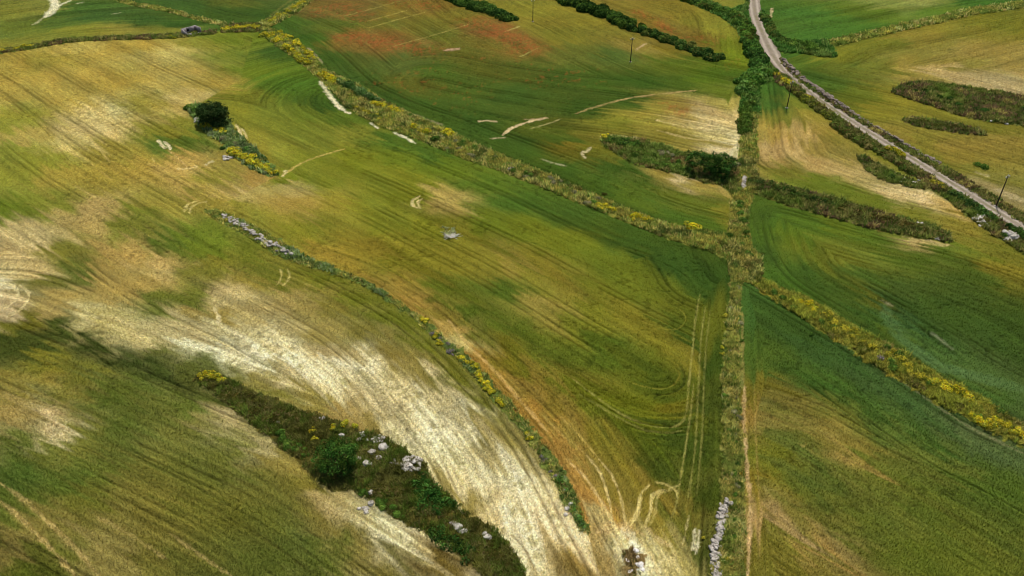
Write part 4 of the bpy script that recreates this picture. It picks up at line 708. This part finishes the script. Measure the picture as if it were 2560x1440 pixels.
scatter('mid', [(690,1080),(740,1100),(780,1140),(760,1160),(720,1130)], 14, .75, "green bush on the left flank of the hump beside the round tree", "green bushes on the left flank of the hump")
scatter('mid', [(900,1225),(960,1250),(1020,1300),(980,1290),(920,1250)], 12, .6, "small green bush along the lower rim of the hump", "green bushes on the lower rim of the hump")
scatter('purple', [(1065,815),(1110,850),(1140,885),(1135,892),(1090,850)], 12, .7, "purple grey herb bush on the narrow strip between two yellow runs", "purple herbs on the narrow strip")
scatter('purple', [(1345,1120),(1380,1170),(1395,1200),(1380,1195),(1350,1145)], 8, .6, "purple grey herb bush low on the narrow strip", "purple herbs low on the narrow strip")
scatter('grey', [(548,340),(580,350),(595,365),(570,365)], 6, 1.0, "silver grey bush just below the dark round oak", "silver grey bushes below the oak")
scatter('grey', [(1630,372),(1680,380),(1720,395),(1690,405)], 7, 1.1, "grey green bush in the middle of the leafy island", "grey bushes in the leafy island")
shrub('dark', 1802, 455, 1.3, "dark shrub at the lower right of the spreading tree"); shrub('grey', 1838, 415, 1.6, "greyish shrub right of the spreading tree")
shrub('dark', 2347, 246, 1.4, "single dark green bush in the large scrubby island beyond the road"); shrub('dark', 2230, 444, 1.3, "dark bush in the stony weed patch above the straw field")
shrub('mid', 474, 272, 1.8, "pale green bush left of the dark round oak"); shrub('mid', 487, 280, 1.5, "small green bush touching the left side of the dark round oak")
shrub('dark', 1843, 1160, .6, "small dark bush in the straight verge beside the tan path"); shrub('purple', 2202, 898, 1.1, "purple grey bush on the lower rim of the lime bank", cat="shrub"); shrub('heath', 2398, 1018, 1.2, "brown dead bush on the lower rim of the lime bank", cat="shrub")
shrub('dark', 2508, 590, 1.2, "dark bush left of the largest road side rock"); shrub('dark', 555, 372, .9, "dark bush left of the upper yellow clump on the oak strip")
def along(kind, line, n, s, jx, jy, label, group, cat="shrub"):
    ln = smooth_line(np.array(line, float), 6); seg = np.hypot(*np.diff(ln, axis=0).T); acc = np.concatenate([[0], np.cumsum(seg)])
    for k in range(n):
        q = acc[-1]*random.random(); i = min(np.searchsorted(acc, q, 'right')-1, len(seg)-1); p = ln[i]+(ln[i+1]-ln[i])*(q-acc[i])/seg[i]
        shrub(kind, p[0]+random.gauss(0, jx), p[1]+random.gauss(0, jy), s*random.uniform(.5, 1.5), label, group, cat)
along('grey', S1[8:17], 22, .95, 10, 8, "grey green shrub in the grass of the diagonal bank", "grey shrubs on the diagonal bank")
along('mid', S1[8:17], 22, 1.0, 10, 8, "fresh green shrub in the grass of the diagonal bank", "green shrubs on the diagonal bank")
along('heath', S1[12:18], 7, .9, 12, 8, "brown dead shrub in the lower half of the diagonal bank", "brown shrubs on the diagonal bank", "dead shrub")
along('mid', [(1832,700),(1828,800),(1828,950),(1832,1100),(1836,1250),(1830,1400)], 26, .5, 10, 20, "small green shrub in the straight verge between two fields", "green shrubs in the straight verge")
along('grey', [(1836,700),(1832,900),(1838,1100),(1842,1300)], 16, .5, 9, 20, "small grey green shrub in the straight verge between two fields", "grey shrubs in the straight verge")
along('heath', [(1760,600),(1830,630),(1870,655),(1885,690)], 14, .9, 14, 10, "brown shrub where the banks cross", "brown shrubs at the crossing", "dead shrub")
along('mid', [(1858,500),(1848,560),(1862,610),(1870,660)], 14, .9, 12, 10, "green shrub where the banks cross", "green shrubs at the crossing")
along('mid', [(1950,730),(2120,835),(2300,945),(2480,1050)], 18, .8, 22, 14, "green shrub among the yellow ones on the lime green bank", "green shrubs on the lime bank")
along('heath', [(2130,862),(2260,945),(2400,1025)], 10, .8, 12, 5, "brown dead shrub on the lower rim of the lime green bank", "brown shrubs on the lime bank", "dead shrub")
along('mid', [(1530,360),(1620,385),(1700,405)], 14, 1.0, 14, 9, "green shrub in the leafy island left of the spreading tree", "green shrubs in the leafy island")
along('dark', [(2280,222),(2400,245),(2540,275)], 14, 1.1, 30, 14, "dark green shrub in the large scrubby island beyond the road", "green shrubs in the far island")
for grp in SHR.values():                                  # a prototype nothing used
    for o in grp:
        if o.name not in USED: bpy.data.objects.remove(o)
for grp in BR.values():
    for o in grp:
        if o.name not in USED:
            for ch in PROTO_CH[o.name]: bpy.data.objects.remove(ch)
            bpy.data.objects.remove(o)

# ------------------------------------------------------------------ trees
def tube(path, radii, sides=8):
    V, Fq = [], []
    for i, (p, r) in enumerate(zip(path, radii)):
        p = np.array(p, float); d = np.array(path[min(i+1, len(path)-1)], float)-np.array(path[max(i-1, 0)], float); d /= max(np.linalg.norm(d), 1e-6)
        a = np.cross(d, [0.3, 0.9, 0.1]); a /= np.linalg.norm(a); b = np.cross(d, a)
        for k in range(sides): V.append(p+r*(a*math.cos(2*math.pi*k/sides)+b*math.sin(2*math.pi*k/sides)))
    for i in range(len(path)-1):
        for k in range(sides): Fq.append((i*sides+k, i*sides+(k+1) % sides, (i+1)*sides+(k+1) % sides, (i+1)*sides+k))
    Fq.append((0, 1, 2, 3)); return V, Fq
def tree(name, px, py, lobes, pal, label, leaf, nper, clump, trunk_h, cat="tree", trunk_r=0.3):
    q = P(px, py); root = bpy.data.objects.new(name, None); COL.objects.link(root); root.location = q; tag(root, label, cat)
    V, Fq = [], []
    def add(t):
        o = len(V); V.extend(t[0]); Fq.extend([tuple(i+o for i in f) for f in t[1]])
    add(tube([(0, 0, -.3), (0.05, 0, trunk_h*.5), (0.1, 0.05, trunk_h)], [trunk_r*1.25, trunk_r, trunk_r*.8]))
    for (cx, cy, cz, rx, ry, rz) in lobes:
        for k in range(3):
            a = random.uniform(0, 6.28); e = (cx+rx*.5*math.cos(a), cy+ry*.5*math.sin(a), cz+rz*.2)
            add(tube([(0.1, 0.05, trunk_h*.9), (e[0]*.5, e[1]*.5, (trunk_h+e[2])*.5), e], [trunk_r*.55, trunk_r*.35, trunk_r*.12], 6))
    link("trunk", npmesh("trunk", V, Fq), M_BARK, root)
    mb = MB(); pal = np.asarray(pal)
    for (cx, cy, cz, rx, ry, rz) in lobes:
        nc = int(clump*(rx*ry+rx*rz))
        d = unit(rng.normal(size=(nc, 3))); d = d[d[:, 2] > -0.75]
        for v in d:
            rr = random.uniform(0.62, 1.08); c = np.array([cx, cy, cz])+v*np.array([rx, ry, rz])*rr; cr = random.uniform(.5, .95)*min(rx, rz)*0.38
            if c[2] < cr*0.4: c[2] = cr*0.4
            tone = random.choice([.6, .8, 1.0, 1.25, 1.6])  # wide random tones paint more lit-clump contrast into the leaf colour
            mb.add(lump_leaves(c, (cr, cr, cr*.8), nper, leaf, pal[rng.integers(0, len(pal), 3)]*tone, jitter=.7, up=.9, low=-.6))
    link("crown", mb.mesh("crown"), M_LEAF, root); return root
tree("oak_tree", 536, 312, [(0,0,3.5,4.5,4.1,3.2),(2.7,-1.6,2.9,3.2,3.0,2.5),(-2.0,1.2,3.4,3.2,3.0,2.6),(0.9,0.2,4.0,3.2,3.0,2.7)], P_OAK, "dark round evergreen oak standing alone in the golden field", .36, 44, 3.3, 1.8)
tree("leafy_tree", 846, 1172, [(0,0,2.8,3.3,3.1,2.6),(0.6,0.8,3.2,2.4,2.2,2.1)], P_FIG+P_MID[:1], "round bright green tree on the rocky hump beside the stone heaps", .25, 46, 4.2, 1.2, trunk_r=.22)
tree("spreading_tree", 1775, 437, [(-3.6,1.8,3.6,3.1,2.9,2.7),(0.4,0.2,3.3,3.2,3.0,2.7),(3.8,0.6,3.4,3.2,3.0,2.6),(2.2,-2.2,2.6,2.8,2.5,2.2)], P_DARK+P_FIG[:2], "wide dark spreading tree with a deep shadow on the leafy island", .40, 34, 3.0, 1.6)

# ------------------------------------------------------------------ stones
def stone_mesh(name, seed, flat=0.7):
    bm = bmesh.new(); bmesh.ops.create_icosphere(bm, subdivisions=3, radius=1.0); r2 = np.random.default_rng(seed)
    pl = [(unit(r2.normal(size=(1, 3)))[0], r2.uniform(.62, .9)) for _ in range(9)]; s = r2.uniform(.8, 1.2, 3); ph = r2.uniform(0, 6, 3)
    for v in bm.verts:
        p = np.array(v.co)
        for nrm, d in pl:
            e = p@nrm-d
            if e > 0: p = p-nrm*e*0.9
        p = p*(1+0.06*math.sin(5*p[0]+ph[0])*math.sin(4*p[1]+ph[1])+0.05*math.sin(9*p[2]+ph[2]))*s; p[2] *= flat; v.co = p
    me = bpy.data.meshes.new(name); bm.to_mesh(me); bm.free(); return me
STM = [stone_mesh("boulder", k) for k in range(7)]
for m_ in STM: m_.materials.append(M_ROCK)
CHM = [stone_mesh("rock_slab", 40+k, .6) for k in range(3)]
for m_ in CHM: m_.materials.append(M_CHALK)
def boulder(px, py, r, label, group=None, up=0.0, me=None, name="boulder", cat="boulder", st=(1, 1, 1)):
    r *= 0.88
    o = bpy.data.objects.new(name, me or random.choice(STM)); COL.objects.link(o); q = P(px, py)
    o.location = (q[0], q[1], q[2]+r*0.16+up); o.rotation_euler = (random.uniform(-.3, .3), random.uniform(-.3, .3), random.uniform(0, 6.28))
    o.scale = (r*st[0]*random.uniform(.85, 1.2), r*st[1]*random.uniform(.85, 1.2), r*st[2]*random.uniform(.8, 1.1)); return tag(o, label, cat, group)
# heap beside the tree
for px, py, r, lb in ((960,1120,1.05,"largest smooth white boulder, right of the loose stones by the round tree"),(930,1130,.75,"white boulder between the largest one and the round green tree"),(948,1147,.75,"egg shaped white boulder below the largest one"),
                      (916,1160,.85,"long low white boulder just right of the round green tree"),(924,1162,.6,"boulder lying against the right end of the long low one"),(898,1148,.6,"pale boulder touching the right side of the round green tree"),(899,1100,.6,"tallest of the stones right above the round green tree"),
                      (854,1088,.55,"single flat pale stone behind the round green tree"),(927,1234,.65,"upper of two white boulders low on the hump"),(927,1260,.7,"lower of two white boulders low on the hump"),(697,1056,.5,"lone pale stone in the dark heath"),
                      (1145,1320,.95,"long white boulder near the lower end of the hump"),(1133,1312,.7,"boulder touching the upper end of the long white one"),(1158,1330,.75,"boulder touching the lower end of the long white one"),(1219,1344,.85,"last white boulder at the lower end of the hump"),(1210,1336,.6,"boulder leaning on the last white one of the hump"),
                      (1428,1262,.6,"biggest boulder near the bottom of the narrow strip"),(1417,1272,.5,"second boulder near the bottom of the narrow strip"),(1414,1288,.45,"lowest boulder on the narrow strip"),(1411,1226,.4,"small boulder higher on the narrow strip")):
    boulder(px, py, r, lb)
def heap(cx, cy, rx, ry, n, r0, r1, h, label, group):
    for k in range(n):
        a = random.uniform(0, 6.28); q = math.sqrt(random.random()); boulder(cx+rx*q*math.cos(a), cy+ry*q*math.sin(a), random.uniform(r0, r1), label, group, up=h*(1-q)*random.uniform(.5, 1), cat="stone", name="stone")
heap(1030,1162,28,19,46,.28,.58,.7,"white stone in the dense heap on the right side of the hump","stones of the dense heap")
heap(988,1156,12,8,9,.2,.38,.1,"small white stone strewn left of the dense heap","stones strewn left of the dense heap")
heap(938,1098,24,9,24,.22,.45,.15,"pale stone scattered above the largest boulder","stones above the largest boulder")
heap(905,1086,9,6,8,.22,.42,.15,"pale stone in the small cluster at the top of the hump by the tree","stones at the top of the hump")
heap(800,1046,12,4,8,.2,.4,.05,"pinkish stone on the upper rim of the heath","stones on the upper rim of the heath")
heap(912,1274,14,9,12,.18,.4,.05,"pale stone spilled from the lower rim of the hump","stones spilled from the hump")
heap(567,395,14,5,10,.35,.7,.1,"white stone below the dark bush on the oak strip","white stones on the oak strip")
heap(495,302,6,6,3,.8,1.0,.1,"white stone at the left foot of the dark round oak","white stones at the foot of the oak")
heap(2450,548,15,11,26,.4,.8,.6,"pale stone in the pile below the road opposite the nearest pole","stones opposite the nearest pole")
heap(2524,592,20,11,22,.4,.8,.3,"pale stone round the largest road side rock","stones round the road side rock")
heap(2468,560,22,10,10,.3,.55,.1,"pale stone strewn below the pile by the road","stones strewn below the pile")
heap(2298,562,14,5,10,.4,.7,.15,"pale stone in the brown scrub line","stones in the brown scrub line")
heap(2350,595,18,5,9,.3,.6,.05,"pale stone at the lower tip of the scrub line","stones at the tip of the scrub line")
heap(1283,424,22,7,7,.35,.6,.1,"pale stone in the grass of the diagonal bank","stones in the diagonal bank")
heap(2270,450,40,10,9,.3,.55,.05,"pale stone in the stony weed patch","stones in the stony weed patch")
heap(2500,306,40,6,8,.4,.7,.05,"pale stone on the lower rim of the large far island","stones on the large far island")
for px, py, r, lb in ((2522,590,1.15,"largest grey white rock below the road at the right edge"),(2534,597,1.0,"rock joined to the right of the largest road side rock"),(2510,585,.85,"smaller rock at the upper left of the largest road side rock")): boulder(px, py, r, lb, up=.5)
for px, py, r, lb in ((1588,1376,.55,"upper white rock in the bare patch at the bottom"),(1600,1412,.8,"biggest white rock in the bare patch at the bottom"),(1566,1402,.5,"left white rock beside the dead weeds at the bottom"),(1574,1428,.6,"white rock at the very bottom edge, beside the dead weeds"),(1594,1393,.45,"white rock between the upper and the biggest ones in the bare patch"),(1606,1424,.5,"white rock touching the lower side of the biggest one in the bare patch")):
    boulder(px, py, r, lb, me=random.choice(CHM), name="rock", cat="rock", up=-0.05, st=(1,1,.8))
def stone_wall(line, n, r0, r1, wid, mat_, label, high=0.5, gaps=()):
    ln = smooth_line(L(line), 6); seg = np.hypot(*np.diff(ln, axis=0).T); acc = np.concatenate([[0], np.cumsum(seg)]); V = []; Fa = []; o = 0
    src = []
    for m_ in STM:
        v = np.empty(len(m_.vertices)*3); m_.vertices.foreach_get("co", v); f = np.empty(len(m_.polygons)*3, int); m_.polygons.foreach_get("vertices", f); src.append((v.reshape(-1, 3), f.reshape(-1, 3)))
    for k in range(n):
        s = acc[-1]*(k+random.random())/n
        if any(a < s/acc[-1] < b for a, b in gaps): continue
        i = min(np.searchsorted(acc, s, 'right')-1, len(seg)-1); t = (s-acc[i])/seg[i]; q = ln[i]*(1-t)+ln[i+1]*t; tn = (ln[i+1]-ln[i])/seg[i]
        of = random.gauss(0, wid*.45); r = random.uniform(r0, r1); x, y = q[0]-tn[1]*of, q[1]+tn[0]*of; z = zt(x, y)+r*.3+max(0, high*(1-abs(of)/wid))*random.random()
        v, f = random.choice(src); R_ = np.array(Matrix.Rotation(random.uniform(0, 6.28), 3, 'Z') @ Matrix.Rotation(random.uniform(-.6, .6), 3, 'X'))
        V.append((v*np.array([r*random.uniform(.8, 1.3), r, r*.9]))@R_.T+np.array([x, y, z])); Fa.append(f+o); o += len(v)
    return tag(link("dry_stone_wall", npmesh("dry_stone_wall", np.vstack(V), np.vstack(Fa), smooth=False), mat_), label, "stone wall", kind="thing")
stone_wall([(556,541),(600,562),(640,588),(668,606),(700,622),(730,640)], 120, .18, .55, 1.0, M_WALLROCK, "tumbled whitish stone wall half hidden in herbs in the left field", .5)
stone_wall([(1818,1255),(1806,1285),(1802,1310),(1797,1335),(1788,1365),(1785,1395),(1790,1430),(1792,1480)], 150, .18, .5, .7, M_WALLROCK, "row of tumbled white stones along the straight verge at the bottom", .55)
stone_wall([(1955,150),(1985,180),(2030,215),(2075,247),(2120,275)], 130, .35, .8, 1.0, M_BROWNROCK, "brown dry stone wall beside the upper stretch of the gravel road", .7)
stone_wall([(2122,278),(2170,308),(2230,342),(2290,378),(2350,410)], 90, .25, .6, .8, M_BROWNROCK, "broken brown stone wall beside the lower stretch of the gravel road", .4)
stone_wall([(1861,442),(1859,458),(1857,475)], 22, .35, .6, .35, M_WALLROCK, "short pale stone wall above the ditch below the spreading tree", .5)

# ------------------------------------------------------------------ power poles
def lathe(prof, sides=10):
    V, Fq = [], []
    for r, z in prof:
        for k in range(sides): V.append((r*math.cos(6.2832*k/sides), r*math.sin(6.2832*k/sides), z))
    for i in range(len(prof)-1):
        for k in range(sides): Fq.append((i*sides+k, i*sides+(k+1) % sides, (i+1)*sides+(k+1) % sides, (i+1)*sides+k))
    return np.array(V), np.array(Fq)
def box(x0, x1, y0, y1, z0, z1):
    V = [(x, y, z) for x in (x0, x1) for y in (y0, y1) for z in (z0, z1)]
    return np.array(V, float), np.array([(0,1,3,2),(4,6,7,5),(0,4,5,1),(2,3,7,6),(0,2,6,4),(1,5,7,3)])
def join(parts):
    V, Fq, o = [], [], 0
    for v, f in parts: V.append(np.asarray(v)); Fq.append(np.asarray(f)+o); o += len(v)
    return np.vstack(V), np.vstack(Fq)
def make_pole():
    root = bpy.data.objects.new("power_pole", None); COL.objects.link(root); ch = []
    v, f = lathe([(0.0, 0), (.16, 0), (.145, 3), (.12, 6.5), (.10, 8.7), (0.0, 8.72)], 12); ch.append(link("shaft", npmesh("shaft", v, f, smooth=True), M_POLE, root))
    v, f = join([box(-.75, .75, -.06, .06, 8.28, 8.40), box(-.06, .06, -.2, .2, 8.2, 8.28)]); ch.append(link("crossarm", npmesh("crossarm", v, f), M_STEEL, root))
    ins = lathe([(0, 0), (.05, 0), (.05, .12), (.15, .14), (.13, .24), (.07, .26), (.13, .28), (.11, .38), (.06, .42), (0, .43)], 10)
    im = npmesh("insulator", ins[0], ins[1], smooth=True)
    for x, z in ((-.68, 8.40), (.68, 8.40), (0, 8.72)): ch.append(link("insulator", im, M_INS, root, (x, 0, z)))
    v, f = box(-.35, .35, -.35, .35, -.3, .18); ch.append(link("footing", npmesh("footing", v, f), M_CONC, root))
    PROTO_CH[root.name] = ch; return root
PL = make_pole()
for k, (px, py, rz, lb) in enumerate(((2490,516,.5,"nearest dark pole with white insulators, on the roadside at the right"),(1967,270,.5,"dark power pole between the road hedge and the gully fields"),
                                      (1576,155,.4,"dark power pole in the green field below the broad hedge"),(1332,54,.4,"farthest power pole, beside the end of the short dark hedge"))):
    o = PL if k == 0 else copy_thing(PL); q = P(px, py); o.location = q; o.rotation_euler = (0, 0, rz); tag(o, lb, "power pole", "poles of one power line")

# ------------------------------------------------------------------ roofless hut
q0 = P(455, 87); q1 = P(484, 80.5); ang = math.atan2(q1[1]-q0[1], q1[0]-q0[0]); LW, DW, th = 6.4, 4.2, .35
hut = bpy.data.objects.new("ruined_hut", None); COL.objects.link(hut); hut.location = (q0[0], q0[1], q0[2]-.1); hut.rotation_euler = (0, 0, ang)
tag(hut, "small grey roofless hut on the crest of the golden field", "hut")
def part(name, parts, m=M_HUT, parent=None): v, f = join(parts); return link(name, npmesh(name, v, f), m, parent or hut)
bw = part("back_wall", [box(0, 2.2, -th, 0, 0, 2.5), box(3.2, LW, -th, 0, 0, 2.5), box(2.2, 3.2, -th, 0, 0, .9), box(2.2, 3.2, -th, 0, 1.9, 2.5)])
part("window_dark_sheet", [box(2.2, 3.2, -th+.06, -th+.1, .9, 1.9)], M_DARK, bw)  # dark sheet across the opening stands in for its shade
part("side_wall", [box(LW-th, LW, -DW, -th, 0, 2.5)])
v, f = box(0, th, -DW, -th, 0, 2.5); v[(v[:, 1] < -1) & (v[:, 2] > 1), 2] = 1.5; link("side_wall", npmesh("side_wall", v, f), M_HUT, hut)
part("front_wall", [box(th, 2.0, -DW, -DW+th, 0, 1.2), box(3.4, LW-th, -DW, -DW+th, 0, .8)])

# ------------------------------------------------------------------ bleached dead shrub in the middle field
V, Fq = [], []
for k in range(60):
    a = random.uniform(0, 6.28); b = random.uniform(.7, 1.45); le = random.uniform(.7, 1.7); s = (random.uniform(-.6, .6), random.uniform(-.3, .3), 0)
    e = (s[0]+math.cos(a)*le*math.sin(b), s[1]+math.sin(a)*le*math.sin(b), le*math.cos(b)); md = (s[0]*.5+e[0]*.5, s[1]*.5+e[1]*.5, e[2]*.6)
    t = tube([s, md, e], [.07, .06, .035], 4); o = len(V); V.extend(t[0]); Fq.extend([tuple(i+o for i in f) for f in t[1]])
o = link("dead_shrub", npmesh("dead_shrub", V, Fq), M_TWIG); o.location = P(1128, 592); o.scale = (1.5, 1.2, .8); tag(o, "bleached dead shrub lying in the crop of the middle field", "dead shrub")
tufts(L([(1098,572),(1112,564),(1134,570),(1144,588),(1126,596),(1108,588)]), 3, .4, PAL("6A7A48", "8A9068", "9AA080"), 171, "weeds", "grey green weeds around the bleached dead shrub", "weeds")
